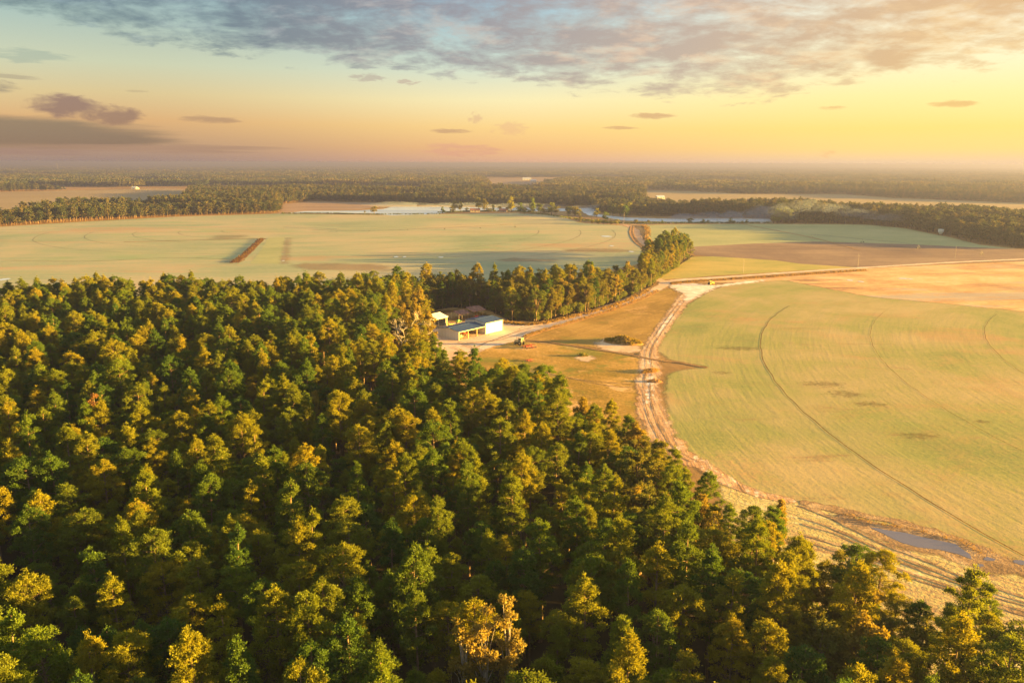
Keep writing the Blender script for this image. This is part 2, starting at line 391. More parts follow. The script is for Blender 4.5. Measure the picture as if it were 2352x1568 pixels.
mg_green = gmat('green_strip', [(.38, (.24, .26, .12)), (.58, (.37, .34, .17))], 90, 4, .5, .2, .3, ('line', R(10), 4.), bump=.1)
mg_plough = gmat('ploughed_soil', [(.38, (.14, .085, .068)), (.5, (.21, .13, .095)), (.6, (.31, .20, .13))], 90, 4, .45, .15, .4, ('line', R(3), 5.), bump=.15)
mg_strip = gmat('yellow_green_grass', [(.38, (.25, .25, .06)), (.58, (.46, .33, .10))], 50, 3, .5, .2, .3, ('line', R(12), 3.), bump=.1)
mg_bare = gmat('bare_sandy_field', [(.38, (.34, .17, .08)), (.47, (.52, .28, .12)), (.54, (.64, .39, .18)), (.62, (.70, .49, .30))], 45, 3, .45, .2, .35, ('line', R(18), 2.5),
    patches=[((.20, .11, .07), 22, .55, .63, 12., .3, 1.7, .8), ((.34, .30, .26), 60, .51, .60, 31., .3, 1.7, .7)], bump=.4, bscale=.6, alpha=(9, .5, 0, .3))
mg_dry = gmat('dry_grass', [(.38, (.19, .11, .026)), (.48, (.29, .165, .038)), (.58, (.42, .24, .065))], 34, 1.5, .45, .25, .3, ('line', R(55), 1.6),
    patches=[((.56, .31, .12), 20, .54, .66, 6., 1, 1, .75), ((.20, .17, .025), 26, .53, .64, 19., 1, 1, .6)], bump=.5, bscale=.4, alpha=(5, .8, 0, .35))
mg_olive = gmat('worn_grass', [(.38, (.17, .12, .022)), (.48, (.31, .18, .032)), (.58, (.50, .28, .08))], 22, 1.3, .45, .3, .25, ('line', R(-28), 1.6),
    patches=[((.64, .38, .18), 13, .54, .64, 8., 1, 1, .8), ((.15, .16, .025), 20, .52, .62, 21., 1, 1, .7)], bump=.5, bscale=.4, alpha=(5, .8, 0, .35))
mg_road = gmat('sandy_road', [(.36, (.50, .32, .21)), (.5, (.62, .43, .31)), (.62, (.74, .56, .44))], 14, 1.2, .45, .3, .25, None, patches=[((.36, .20, .12), 9, .54, .66, 4., 1, 1, .7)], bump=.3, bscale=.25, alpha=(3.5, .7, .15, .3))
mg_road2 = gmat('far_road', [(.34, (.34, .20, .13)), (.66, (.52, .34, .23))], 20, 2, bump=.1, alpha=(4, .4, .2, .3))
mg_track = gmat('dirt_track', [(.38, (.30, .16, .08)), (.48, (.46, .26, .14)), (.6, (.66, .45, .30))], 14, 1.3, .3, .3, .4, ('line', R(88), .9), patches=[((.76, .58, .44), 10, .56, .62, 2., 1.8, .6, .9), ((.16, .09, .045), 9, .58, .66, 22., 1.8, .6, .7)], bump=.7, bscale=.4, alpha=(4, .9, .1, .35))
mg_sandp = gmat('white_sand', [(.36, (.52, .34, .24)), (.48, (.70, .54, .44)), (.6, (.84, .74, .66))], 6, 1., bump=.4, bscale=.25, alpha=(3.5, 2.2, -.25, .35))
mg_sandf = gmat('pale_sand', [(.36, (.46, .27, .15)), (.5, (.58, .38, .24)), (.62, (.68, .50, .36))], 6, 1., bump=.4, bscale=.25, alpha=(4, 1.1, -.05, .6))
mg_mud = gmat('dark_mud', [(.35, (.055, .030, .018)), (.65, (.15, .075, .04))], 6, .8, bump=.5, bscale=.3)
mg_rut = gmat('rut_mud', [(.35, (.08, .05, .025)), (.65, (.17, .10, .045))], 6, .8, bump=.5, bscale=.3, alpha=(9, 1.0, .25, .5))
mg_spot = gmat('mud_spot', [(.35, (.075, .045, .025)), (.65, (.20, .11, .055))], 6, .8, bump=.4, bscale=.3, alpha=(1.8, 2.6, -.6, .7, .3))
mg_muds = gmat('churned_soil', [(.38, (.14, .07, .035)), (.6, (.32, .17, .075))], 6, .8, bump=.6, bscale=.3)
mg_strip2 = gmat('tan_stubble', [(.38, (.22, .14, .085)), (.6, (.40, .27, .17))], 20, 3, bump=.2, alpha=(18, 1.1, -.2, .7, .5))
mg_weedy = gmat('weedy_bank', [(.38, (.085, .05, .032)), (.6, (.19, .105, .065))], 6, .8, bump=.6, bscale=.3)
mg_bankd = gmat('ditch_bank', [(.38, (.20, .10, .04)), (.6, (.40, .22, .08))], 6, .8, bump=.6, bscale=.3)
mg_bank = gmat('bank_soil', [(.38, (.13, .08, .05)), (.5, (.25, .155, .09)), (.6, (.44, .30, .18))], 6, .8, bump=.8, bscale=.4, alpha=(4, 1.2, 0, .35))
mg_rough = gmat('rough_verge', [(.38, (.20, .12, .07)), (.46, (.34, .22, .12)), (.52, (.40, .33, .14)), (.60, (.58, .44, .28))], 12, 1.0, .25, .25, .5, ('line', R(-37), 1.2),
    patches=[((.15, .075, .04), 8, .57, .66, 5., 1, 1, .75)], bump=1.0, bscale=.6, alpha=(4, .9, 0, .3))
mg_marsh = gmat('marsh', [(.35, (.22, .13, .08)), (.65, (.40, .26, .17))], 40, 5, stretch=(.4, 1.5))
mg_far = gmat('distant_field', [(.35, (.26, .18, .09)), (.65, (.36, .26, .14))], 200, 9, stretch=(.4, 1.4))
mg_farp = gmat('distant_stubble', [(.35, (.24, .15, .09)), (.65, (.32, .21, .14))], 200, 9, stretch=(.4, 1.4))
def water_mat(name, tint, rough):
    m = bpy.data.materials.new(name); m.use_nodes = True; t = NT(m.node_tree); b = t.n['Principled BSDF']
    t.put(b.inputs['Base Color'], tint); b.inputs['Roughness'].default_value = rough; b.inputs['IOR'].default_value = 1.33; b.inputs['Specular IOR Level'].default_value = .9
    pos = t.node('ShaderNodeNewGeometry').outputs['Position']
    bn = t.node('ShaderNodeBump'); bn.inputs['Strength'].default_value = .04; bn.inputs['Distance'].default_value = .2
    t.put(bn.inputs['Height'], t.noise(pos, .5, 3)); t.l.new(bn.outputs[0], b.inputs['Normal']); return m
M['water'] = water_mat('lake_water', (.50, .55, .62), .3)
M['pond'] = water_mat('pond_water', (.13, .105, .13), .12)

# the ground: one sheet to the horizon, finer where it is near
def build_ground():
    xs = [-45000, -20000, -9000, -5000, -3000] + list(range(-2000, 2001, 250)) + [3000, 5000, 9000, 20000, 45000]
    ys = [-2000, -1000, -500] + list(range(-250, 3001, 250)) + [4000, 5500, 8000, 12000, 20000, 33000, 60000]
    V = [(x, y, 0) for y in ys for x in xs]; n = len(xs)
    F_ = [(j*n+i, j*n+i+1, (j+1)*n+i+1, (j+1)*n+i) for j in range(len(ys)-1) for i in range(n-1)]
    me = bpy.data.meshes.new('ground'); me.from_pydata(V, [], F_); me.materials.append(mg_base); me.update()
    tag(link('ground', me), kind='structure')
build_ground()

# canopy outline of the near wood
CAN_FAR = [P(x, y, 20.5) for x, y in [(-700, 690), (-300, 668), (0, 652), (100, 637), (210, 628), (400, 634), (700, 632), (800, 624), (900, 615), (1000, 610), (1200, 606), (1300, 600), (1400, 592), (1470, 590)]]
HEDGE = PP([(1478, 606), (1500, 590), (1560, 578), (1592, 588), (1580, 604), (1530, 630), (1508, 648)])
BASE = PP([(1496, 658), (1445, 680), (1408, 697), (1340, 719), (1240, 739), (1172, 737), (1124, 713), (1040, 706), (985, 714)])
YARD_W = [P(x, y, 8) for x, y in [(978, 725), (980, 760), (988, 790), (1000, 818)]]
CAN_R = [P(x, y, 14.0 if x < 1900 else 15.0) for x, y in [(1030, 842), (1130, 842), (1200, 862), (1290, 893), (1360, 920), (1440, 962), (1500, 1004), (1545, 1052), (1620, 1085), (1660, 1135), (1740, 1175), (1800, 1185), (1850, 1210), (1930, 1232), (2000, 1280), (2100, 1338), (2200, 1350), (2300, 1374), (2420, 1398), (2700, 1480)]]
WOOD = CAN_FAR + HEDGE + BASE + YARD_W + CAN_R + [(150, 30), (-190, 30)]
def inside(p, poly):
    x, y = p; c = False; j = len(poly) - 1
    for i in range(len(poly)):
        xi, yi = poly[i]; xj, yj = poly[j]
        if (yi > y) != (yj > y) and x < (xj - xi) * (y - yi) / (yj - yi) + xi: c = not c
        j = i
    return c
def dist_edge(p, poly):
    x, y = p; b = 1e9
    for i in range(len(poly)):
        ax, ay = poly[i - 1]; bx, by = poly[i]; dx, dy = bx - ax, by - ay; L = dx * dx + dy * dy + 1e-9
        t = max(0, min(1, ((x - ax) * dx + (y - ay) * dy) / L)); b = min(b, math.hypot(x - ax - t * dx, y - ay - t * dy))
    return b
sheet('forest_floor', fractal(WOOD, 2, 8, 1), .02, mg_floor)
# fields
sheet('grain_field', fractal(PP([(-900, 560), (0, 521), (200, 509), (400, 498), (640, 491), (900, 494), (1005, 492), (1190, 489), (1290, 497), (1325, 510), (1345, 513), (1430, 518), (1450, 527), (1450, 540), (1462, 560), (1478, 580), (1470, 606), (1300, 640), (800, 660), (0, 700), (-900, 790)]), 1.5, 9, 2), .03, mg_left)
sheet('green_field_strip', fractal(PP([(575, 605), (642, 606), (656, 545), (618, 546)]), 1.5, 9, 2), .06, mg_green)
sheet('grain_field', fractal(PP([(1478, 517), (1700, 514), (2000, 516), (2080, 525), (2180, 545), (2250, 562), (2330, 572), (2060, 560), (1870, 555), (1720, 560), (1587, 567), (1530, 572), (1500, 560), (1485, 540)]), 1.5, 9, 3), .03, mg_green)
sheet('ploughed_field', fractal(PP([(1587, 567), (1720, 560), (1870, 555), (2060, 560), (2330, 572), (2700, 580), (3400, 600), (3400, 650), (2700, 590), (2352, 598), (2080, 610), (1970, 614), (1840, 606), (1780, 598), (1640, 590), (1600, 586), (1590, 578)]), 1.5, 9, 4), .045, mg_plough)
sheet('grass_strip', fractal(PP([(1500, 643), (1540, 622), (1590, 590), (1640, 589), (1780, 598), (1840, 606), (1965, 614), (1800, 624), (1640, 633), (1560, 640)]), 1.0, 6, 5), .06, mg_strip)
decal('bare_field', PP([(1560, 647), (1650, 640), (1780, 633), (1965, 618), (2080, 612), (2352, 600), (3400, 560), (3600, 760), (2800, 770), (2352, 716), (2200, 700), (2000, 682), (1800, 643), (1700, 650)]), .05, mg_bare, 6, 6)
circ = [(PC[0] + 427 * math.cos(a), PC[1] + 427 * math.sin(a)) for a in np.linspace(R(136), R(206), 40)]
gb = PP([(2250, 705), (2000, 676), (1800, 642), (1712, 645)])
gl = PP([(1700, 1122), (1830, 1152), (2000, 1203), (2200, 1260), (2352, 1322), (2900, 1560)])
decal('grain_field', PP([(3300, 800), (2800, 760), (2352, 714)]) + gb + PP([(1640, 664), (1580, 698), (1545, 740), (1515, 782), (1507, 805), (1535, 826), (1625, 842), (1560, 850), (1535, 862), (1527, 900), (1530, 950), (1548, 1000), (1590, 1048), (1650, 1092)]) + gl + [(300, 95), (700, 95)], .04, mg_big, 3, 5)
decal('paddock', PP([(1190, 782), (1250, 756), (1340, 728), (1430, 702), (1505, 668), (1545, 662), (1562, 684), (1540, 722), (1500, 775), (1492, 815), (1380, 800), (1300, 790)]), .03, mg_dry, 1.5, 4)
decal('paddock', PP([(1080, 812), (1130, 792), (1195, 784), (1300, 794), (1380, 805), (1500, 826), (1480, 850), (1474, 900), (1462, 985), (1420, 1060), (1150, 1000), (1010, 880)]), .035, mg_olive, 1.5, 4)
decal('rough_verge', PP([(1650, 1108), (1730, 1132), (1830, 1152), (1950, 1185), (2100, 1232), (2250, 1280), (2352, 1326), (2900, 1570), (2600, 1900), (1900, 1500), (1700, 1300)]), .05, mg_rough, 1.5, 4)
# roads, tracks, sand
decal('yard', PP([(985, 740), (1040, 742), (1120, 735), (1160, 742), (1230, 748), (1260, 744), (1290, 738), (1250, 752), (1205, 768), (1180, 784), (1130, 796), (1075, 818), (1040, 826), (960, 830), (950, 760)]), .05, mg_road, 0.8, 2.5)
ribbon('road', PP([(1205, 760), (1250, 747), (1300, 735), (1350, 720), (1400, 704), (1450, 688), (1500, 668), (1524, 655), (1530, 648), (1560, 643), (1640, 638), (1770, 629), (1900, 620), (1965, 616), (2080, 609), (2200, 602), (2352, 595), (2700, 578)]), [9, 7, 6.5, 6.5, 6.5, 6.5, 7, 6, 5.5, 5.5, 5.5, 5.5], .07, mg_road, .25, 1, k=10)
ribbon('road', PP([(1530, 648), (1510, 642), (1500, 636)]), 7, .075, mg_road, .2, 2)
ribbon('road', PP([(1345, 513), (1400, 514), (1432, 516), (1456, 526), (1462, 540), (1474, 555), (1500, 570), (1530, 585)]), [5, 5, 7, 9, 9, 8, 7], .07, mg_road2, .2, 3)
ribbon('road', PP([(1430, 516), (1560, 512), (1700, 510), (1800, 512)]), 5, .06, mg_road2, .2, 4)
ribbon('dirt_track', PP([(1600, 662), (1570, 690), (1545, 722), (1515, 765), (1492, 805), (1492, 850), (1488, 880), (1492, 930), (1512, 985), (1545, 1030), (1600, 1062), (1680, 1110), (1760, 1138), (1830, 1152)]), [9, 7, 6, 6, 7, 7, 7.5, 8, 8, 6.5, 5, 3.5, 3], .08, mg_track, .3, 5)
decal('sand_patch', PP([(1530, 655), (1580, 650), (1640, 655), (1700, 647), (1770, 640), (1745, 648), (1650, 660), (1625, 672), (1590, 690), (1560, 700), (1572, 676), (1555, 668)]), .10, mg_sandp, 1.0, 4.5)
decal('sand_patch', PP([(1543, 718), (1552, 728), (1535, 745), (1515, 772), (1502, 770), (1518, 745)]), .10, mg_sandp, 0.6, 2.5)
decal('sand_patch', PP([(1488, 850), (1500, 850), (1502, 880), (1496, 925), (1476, 930), (1486, 885)]), .10, mg_sandp, 0.6, 2.5)
decal('sand_patch', PP([(1366, 792), (1378, 782), (1400, 776), (1440, 784), (1472, 796), (1478, 806), (1450, 811), (1410, 808), (1380, 802)]), .06, mg_sandf, 0.7, 4)
decal('sand_patch', PP([(1322, 822), (1330, 816), (1345, 814), (1360, 818), (1366, 824), (1352, 830), (1335, 829)]), .06, mg_sandf, 0.5, 2.5)
# wheel ruts of the irrigation rig: circles round the pivot
def arc_line(cx, cy, r, a0, a1, n=90, wob=.5): return [(cx + (r + wob * mnoise.noise(Vector((r, a * 40, 0)))) * math.cos(a), cy + (r + wob * mnoise.noise(Vector((r, a * 40, 0)))) * math.sin(a)) for a in np.linspace(R(a0), R(a1), n)]
for i, (r, a0, a1, w) in enumerate([(378.5, 146, 204, .27), (330, 144, 203, .13), (280.3, 138, 203, .16), (229, 130, 200, .12)]):
    ribbon('wheel_track', arc_line(PC[0], PC[1], r, a0, a1), w, .11, mg_rut, .5, 20 + i, k=2)
for i, l in enumerate([[(1075, 812), (1110, 790), (1150, 776), (1200, 758), (1260, 744)], [(1060, 790), (1100, 786), (1150, 780), (1210, 764)], [(1035, 795), (1060, 806), (1072, 818)], [(1050, 785), (1090, 800), (1110, 806)]]):
    for o in (-.9, .9): ribbon('tyre_track', [(a + o * .6, b + o * .8) for a, b in PP(l)], .32, .12, mg_bank, .5, 90 + i, k=8)
for i, o in enumerate((-1.4, .9)):
    ribbon('tyre_track', [(a + o, b) for a, b in PP([(1570, 690), (1545, 722), (1515, 765), (1492, 805), (1492, 850), (1488, 880), (1492, 930), (1512, 985), (1545, 1030), (1600, 1062)])], .4, .13, mg_bank, 1.6, 95 + i, k=16)
ribbon('tyre_track', PP([(1150, 838), (1250, 858), (1360, 875), (1470, 884)]), .5, .10, mg_bank, .6, 99, k=10)
ribbon('tyre_track', PP([(1200, 842), (1290, 864), (1400, 886), (1480, 890)]), .4, .10, mg_bank, .6, 98, k=10)
# mud patches in the big field: (x, y, half width px, half height px)
for i, (x, y, a, b) in enumerate([(1945, 905, 50, 11), (2000, 928, 44, 8), (1890, 882, 60, 8), (1700, 800, 60, 6), (2255, 968, 24, 6), (1660, 856, 24, 4), (2110, 1000, 60, 10)]):
    if a == 0: continue
    g = P(x, y); px = g[1] / FPX; k = px / math.sin(math.atan(HC / g[1]))
    pts = [(g[0] + a * px * math.cos(t_), g[1] + b * k * math.sin(t_)) for t_ in np.linspace(0, 2 * math.pi, 20, endpoint=False)]
    decal('mud_patch', pts, .055 + .001 * i, mg_spot, max(.5, a * px * .12), max(1.2, b * k * .7))
# ditches
def ditch(line, w, dep, seed, z=.03, m0=None):
    c = smooth(line, 8); n = len(c)
    prof = [(-1.5, .02, 0), (-1.0, .45, 0), (-.55, .25, 1), (0, .03, 1), (.55, .22, 1), (1.0, .42, 0), (1.5, .02, 0)]
    V = []; F_ = []; mi = []
    for i, p in enumerate(c):
        d = c[min(i + 1, n - 1)] - c[max(i - 1, 0)]; d /= np.linalg.norm(d) + 1e-9; nn = np.array([-d[1], d[0]])
        for j, (a, h, _) in enumerate(prof):
            q = p + nn * a * w / 2 * (1 + .25 * mnoise.noise(Vector((p[0] / 3, p[1] / 3, j + seed))))
            V.append((q[0], q[1], z + .09 + h * dep * (1 + .5 * mnoise.noise(Vector((p[0] / 2, p[1] / 2, j * 3 + seed))))))
    m = len(prof)
    for i in range(n - 1):
        for j in range(m - 1): F_.append((i*m+j, i*m+j+1, (i+1)*m+j+1, (i+1)*m+j)); mi.append(1 if 1 < j < 4 else 0)
    me = bpy.data.meshes.new('ditch'); me.from_pydata(V, [], F_); me.materials.append(m0 or mg_bankd); me.materials.append(mg_muds)
    me.polygons.foreach_set('material_index', mi); me.update(); tag(link('ditch', me), kind='structure')
ditch(PP([(1195, 780), (1260, 786), (1350, 800), (1430, 812), (1500, 826), (1560, 833), (1625, 845)]), 1.5, .16, 1)
ditch(PP([(1205, 776), (1240, 763), (1300, 745), (1360, 727), (1420, 708), (1475, 686), (1512, 668)]), 1.6, .22, 2)
ditch(PP([(1540, 652), (1640, 645), (1770, 637), (1900, 628), (1990, 622)]), 2.4, .3, 3)
ditch(PP([(1452, 520), (1450, 535), (1462, 556), (1490, 576)]), 4, .3, 4)
ditch(PP([(1478, 518), (1486, 530), (1484, 548), (1500, 562), (1530, 578)]), 3, .3, 5)
ditch(PP([(538, 604), (560, 588), (580, 570), (600, 549)]), 4.5, .3, 6, m0=mg_weedy)
ditch(PP([(285, 556), (400, 553), (520, 550), (604, 547)]), 1.6, .2, 7, m0=mg_weedy)
ditch(PP([(1700, 514), (1860, 545), (1975, 575)]), 2.0, .15, 8)
decal('mud_patch', PP([(500, 606), (540, 608), (560, 590), (520, 596)]), .08, mg_spot, 2, 8)
decal('mud_patch', PP([(475, 550), (485, 539), (575, 539), (575, 545), (520, 551)]), .08, mg_spot, 3, 10)
decal('stubble_strip', PP([(642, 606), (656, 546), (668, 546), (664, 606)]), .075, mg_strip2, 3, 6)
decal('stubble_strip', PP([(670, 610), (700, 604), (860, 606), (900, 614), (900, 622), (690, 620)]), .075, mg_strip2, 4, 10)
decal('stubble_strip', PP([(1140, 597), (1180, 593), (1290, 596), (1270, 601), (1160, 602)]), .075, mg_strip2, 4, 10)
decal('stubble_strip', PP([(1290, 572), (1400, 570), (1465, 576), (1420, 580), (1300, 578)]), .075, mg_strip2, 4, 10)
ribbon('wheel_track', PP([(700, 527), (850, 530), (1000, 524), (1200, 515), (1330, 512)]), 1.6, .09, mg_rut, .5, 62)
ribbon('wheel_track', PP([(0, 598), (200, 600), (400, 592), (540, 596)]), .8, .09, mg_rut, .5, 63)
# left field puddles and ruts
mpl = lambda x, y: (-277.9 + 0 * x, 972.9)
for i, r in enumerate([70, 118, 166, 214, 262]):
    ribbon('wheel_track', arc_line(-277.9, 972.9, r, -170, -20, 60, 1.0), .32, .09, mg_rut, .5, 40 + i, k=2)
for i, r in enumerate([310, 360, 400]):
    ribbon('wheel_track', arc_line(-277.9, 972.9, r, -62, 2, 50, 1.0), .36, .09, mg_rut, .5, 50 + i, k=2)
def puddle(x, y, a, b, seed, mat=None, z=.12):
    g = P(x, y); px = g[1] / FPX; k = px / math.sin(math.atan(HC / g[1]))
    pts = [(g[0] + a * px * math.cos(t_), g[1] + b * k * math.sin(t_)) for t_ in np.linspace(0, 2 * math.pi, 16, endpoint=False)]
    return sheet('puddle', fractal(pts, a * px * .25, max(.3, a * px * .1), seed), z, mat or M['water'])
for i, q in enumerate([(1393, 543, 12, 1.6), (1405, 565, 5, 1), (1450, 578, 6, 1.5), (910, 590, 5, 1.2), (929, 590, 4, 1), (1013, 591, 6, 1), (651, 600 - 1, 3, .8), (1952, 644, 7, 1.2), (1978, 647, 7, 1.2), (2075, 640, 10, 1.2), (2090, 641, 6, 1), (8, 642, 12, 3), (697, 608, 0, 0)]):
    if q[2]: puddle(*q, 60 + i)
# pond at lower right and its banks
POND = [(1995, 1210), (2030, 1216), (2080, 1224), (2130, 1236), (2165, 1243), (2195, 1250), (2228, 1272), (2232, 1284), (2200, 1272), (2160, 1262), (2110, 1258), (2070, 1246), (2040, 1232)]
decal('mud_bank', PP([(1930, 1180), (1990, 1196), (2060, 1206), (2150, 1224), (2210, 1238), (2270, 1262), (2352, 1296), (2390, 1340), (2330, 1316), (2290, 1320), (2230, 1300), (2150, 1275), (2080, 1262), (2020, 1238), (1960, 1212), (1900, 1188)]), .07, mg_bank, 0.7, 2.5)
sheet('pond', fractal(PP(POND), .25, 1, 18), .09, M['pond'])
for i, q in enumerate([(2272, 1284, 14, 5), (2250, 1298, 12, 3.5), (2345, 1292, 16, 6), (2222, 1262, 0, 0), (2085, 1268, 8, 1.5)]):
    if q[2]: puddle(*q, 80 + i, M['pond'], .09)
ribbon('mud_bank', PP([(1835, 1150), (1900, 1166), (1985, 1185), (2060, 1200), (2140, 1222), (2205, 1240), (2280, 1272)]), 3.2, .10, mg_bank, .6, 31)
for i in range(5):
    o = 13 * i + 4 * (i % 2)
    ribbon('wheel_track', PP([(1830 + o * .4, 1160 + o * 1.6), (1900 + o, 1185 + o * 1.7), (2000 + o, 1235 + o * 1.5), (2120 + o, 1285 + o * 1.3), (2240 + o, 1335 + o * 1.1), (2400 + o, 1385 + o)]), .9, .11, mg_bank, 1.2, 33 + i, k=14)
# lake, river, marsh, distant fields
sheet('marsh', fractal(PP([(640, 490), (655, 468), (720, 463), (870, 466), (900, 470), (820, 482), (700, 486)]), 5, 12, 19), .03, mg_marsh)
sheet('lake', fractal(PP([(660, 490), (700, 485), (820, 484), (880, 480), (900, 475), (1000, 475), (1200, 477), (1330, 480), (1330, 485), (1200, 485), (1040, 485), (1005, 492), (900, 495), (850, 490)]), 3, 9, 20), .05, M['water'])
sheet('river', fractal(PP([(1325, 479), (1365, 477), (1372, 492), (1440, 500), (1560, 503), (1640, 502), (1770, 503), (1775, 512), (1640, 512), (1560, 510), (1440, 507), (1350, 494)]), 2.5, 8, 21), .05, M['water'])
sheet('distant_field', PP([(-900, 560), (0, 503), (150, 488), (300, 480), (420, 466), (440, 436), (380, 433), (200, 437), (0, 441), (-900, 452)]), .3, mg_far)
sheet('distant_field', PP([(1480, 438), (1580, 439), (1720, 446), (1930, 446), (2050, 455), (2352, 467), (3000, 480), (3000, 516), (2352, 507), (2100, 505), (1960, 499), (1850, 492), (1600, 482), (1480, 470)]), .3, mg_far)
sheet('distant_field', PP([(1100, 410), (1300, 408.5), (1500, 410), (1500, 413), (1400, 418), (1300, 418), (1215, 434), (1105, 434)]), .4, mg_farp)
sheet('distant_field', PP([(1530, 415), (1720, 416.5), (1720, 422), (1530, 421)]), .4, mg_far)

# ------------------------------------------------------------------ tree meshes
def tube_np(pts, rad, n=6):
    V = []; F_ = []
    for i, (p, r) in enumerate(zip(pts, rad)):
        p = np.array(p); d = np.array(pts[min(i+1, len(pts)-1)]) - np.array(pts[max(i-1, 0)]); d = d / (np.linalg.norm(d) + 1e-9)
        u = np.cross(d, [0.3, 1, 0.1]); u /= np.linalg.norm(u); w = np.cross(d, u)
        for k in range(n):
            a = 2 * math.pi * k / n; V.append(p + (u * math.cos(a) + w * math.sin(a)) * r)
    for i in range(len(pts) - 1):
        for k in range(n):
            j = (k + 1) % n; a, b, c, d = i*n+k, i*n+j, (i+1)*n+j, (i+1)*n+k; F_ += [(a, b, c), (a, c, d)]
    return np.array(V), np.array(F_)
def join_np(parts):
    V = []; F_ = []; o = 0
    for v, f in parts:
        if len(v) == 0: continue
        V.append(v); F_.append(np.asarray(f) + o); o += len(v)
    return np.concatenate(V), np.concatenate(F_)
def tufts(rng, C, per, L, W, out, up=.5, spread=.35):
    """needle or leaf faces round each clump centre C; out = outward direction per clump"""
    n = len(C) * per
    c = np.repeat(C, per, 0); o = np.repeat(out, per, 0)
    d = rng.normal(size=(n, 3)); d /= np.linalg.norm(d, axis=1)[:, None]
    d = d + o * .7 + np.array([0, 0, up]); d /= np.linalg.norm(d, axis=1)[:, None]
    c = c + rng.normal(size=(n, 3)) * spread * np.array([1, 1, .7])
    s = rng.normal(size=(n, 3)); s -= (s * d).sum(1)[:, None] * d; s /= np.linalg.norm(s, axis=1)[:, None]
    ln = L * rng.uniform(.7, 1.3, n)[:, None]; wd = W * rng.uniform(.7, 1.3, n)[:, None]
    a = c; b = c + d * ln * .55 + s * wd * .5; e = c + d * ln; g = c + d * ln * .55 - s * wd * .5
    V = np.stack([a, b, e, g], 1).reshape(-1, 3); i = np.arange(n) * 4
    F_ = np.concatenate([np.stack([i, i+1, i+2], 1), np.stack([i, i+2, i+3], 1)])
    return V, F_
def pine_parts(seed, H=21., cr=3.6, base=.42, limbs=40, cl=12, per=32, L=.31, W=.125, lod=0):
    rng = np.random.default_rng(seed)
    bx, by = rng.normal(size=2) * .35
    tp = [(bx * (t ** 2), by * (t ** 2), H * t) for t in np.linspace(0, .97, 8)]
    trunk = [tube_np(tp, [.24 * (1 - .8 * t) + .02 for t in np.linspace(0, 1, 8)], 7 if lod == 0 else 4)]
    C = []; O = []
    ph = rng.uniform(0, 6.28)
    for i in range(limbs):
        t = ((i + rng.uniform(0, 1)) / limbs) ** .9; az = ph + i * 2.4 + rng.normal() * .35
        prof = math.sqrt(max(0.0, 1 - (max(0.0, t - .22) / .80) ** 2)) * min(1, .55 + t / .22 * .45)
        z0 = H * (base + (1 - base) * t * .93); pr = rng.uniform(.75, 1.15) * (1.0 if lod == 0 else 1.3) * (cr / 3.4) * (1.0 - .25 * t)
        lob = 1 + .22 * math.sin(2 * az + ph * 3) + .14 * math.sin(3 * az + ph * 5 + t * 4)
        if rng.random() < .10: continue
        r = max(0.0, cr * prof * lob * rng.uniform(.72, 1.1) - pr * .55); inner = rng.random() < .18
        if inner: r *= .45
        tx, ty = bx * (z0 / H) ** 2, by * (z0 / H) ** 2
        e = np.array([tx + r * math.cos(az), ty + r * math.sin(az), z0 + .12 * r]); s = np.array([tx, ty, z0 - .25 * r])
        if lod == 0: trunk.append(tube_np([s, s * .5 + e * .5 - [0, 0, .12], e], [.07, .04, .015], 3))
        for j in range(cl):
            q = rng.normal(size=3); q /= np.linalg.norm(q); q[2] = abs(q[2]) * .9 - .25 if rng.random() < .75 else q[2]
            C.append(e + q * pr * rng.uniform(.6, 1.0) * np.array([1.1, 1.1, .8])); O.append(q)
    C.append(np.array([bx, by, H])); O.append(np.array([0, 0, 1.]))
    crown = tufts(rng, np.array(C), per, L, W, np.array(O), .45, .22 if lod == 0 else .55)
    return join_np(trunk), crown
def broad_parts(seed, H=17., cr=4.2, base=.25, blobs=28, cl=13, per=26, L=.32, W=.22, lod=0, tall=1.0, density=1.0):
    rng = np.random.default_rng(seed)
    tp = [(0, 0, 0), (.1, 0, H * .2), (.1, .2, H * .45), (.3, .1, H * .75)]
    trunk = [tube_np(tp, [.30, .24, .16, .05], 7 if lod == 0 else 4)]
    C = []; O = []
    zc = H * (base + (1 - base) * .5); hz = H * (1 - base) * .5
    for i in range(blobs):
        d = rng.normal(size=3); d /= np.linalg.norm(d); rr = rng.uniform(.45, .95)
        sh = 1 - .35 * max(0, d[2])
        bc = np.array([d[0] * cr * rr * sh, d[1] * cr * rr * sh, zc + d[2] * hz * rr]); br = rng.uniform(.75, 1.35) * cr / 4.2
        if lod == 0: trunk.append(tube_np([(.1, .1, H * rng.uniform(.22, .5)), bc * .55 + np.array([0, 0, zc * .38]), bc], [.10, .06, .02], 3))
        for j in range(int(cl * density)):
            q = rng.normal(size=3); q /= np.linalg.norm(q); q[2] = q[2] * .8 + .15
            C.append(bc + q * br * rng.uniform(.55, 1.0)); O.append(q)
    return join_np(trunk), tufts(rng, np.array(C), per, L, W, np.array(O), .2, .22 if lod == 0 else .5)
def bare_parts(seed, H=17., spread=1.0, r0=.24, depth=5):
    rng = np.random.default_rng(seed); parts = []
    def grow(p, d, L, r, k):
        e = p + d * L; m = (p + e) / 2 + rng.normal(size=3) * L * .05
        parts.append(tube_np([p, m, e], [r, r * .85, r * .68], 5 if k > 2 else 3))
        if k == 0: return
        for _ in range(3 if k > 1 else 4):
            nd = d + rng.normal(size=3) * .48 * spread + np.array([0, 0, .12]); nd /= np.linalg.norm(nd)
            grow(e if rng.random() < .6 else m, nd, L * rng.uniform(.58, .82), r * .6, k - 1)
    grow(np.zeros(3), np.array([0, 0, 1.]), H * .34, r0, depth - 1)
    return join_np(parts)
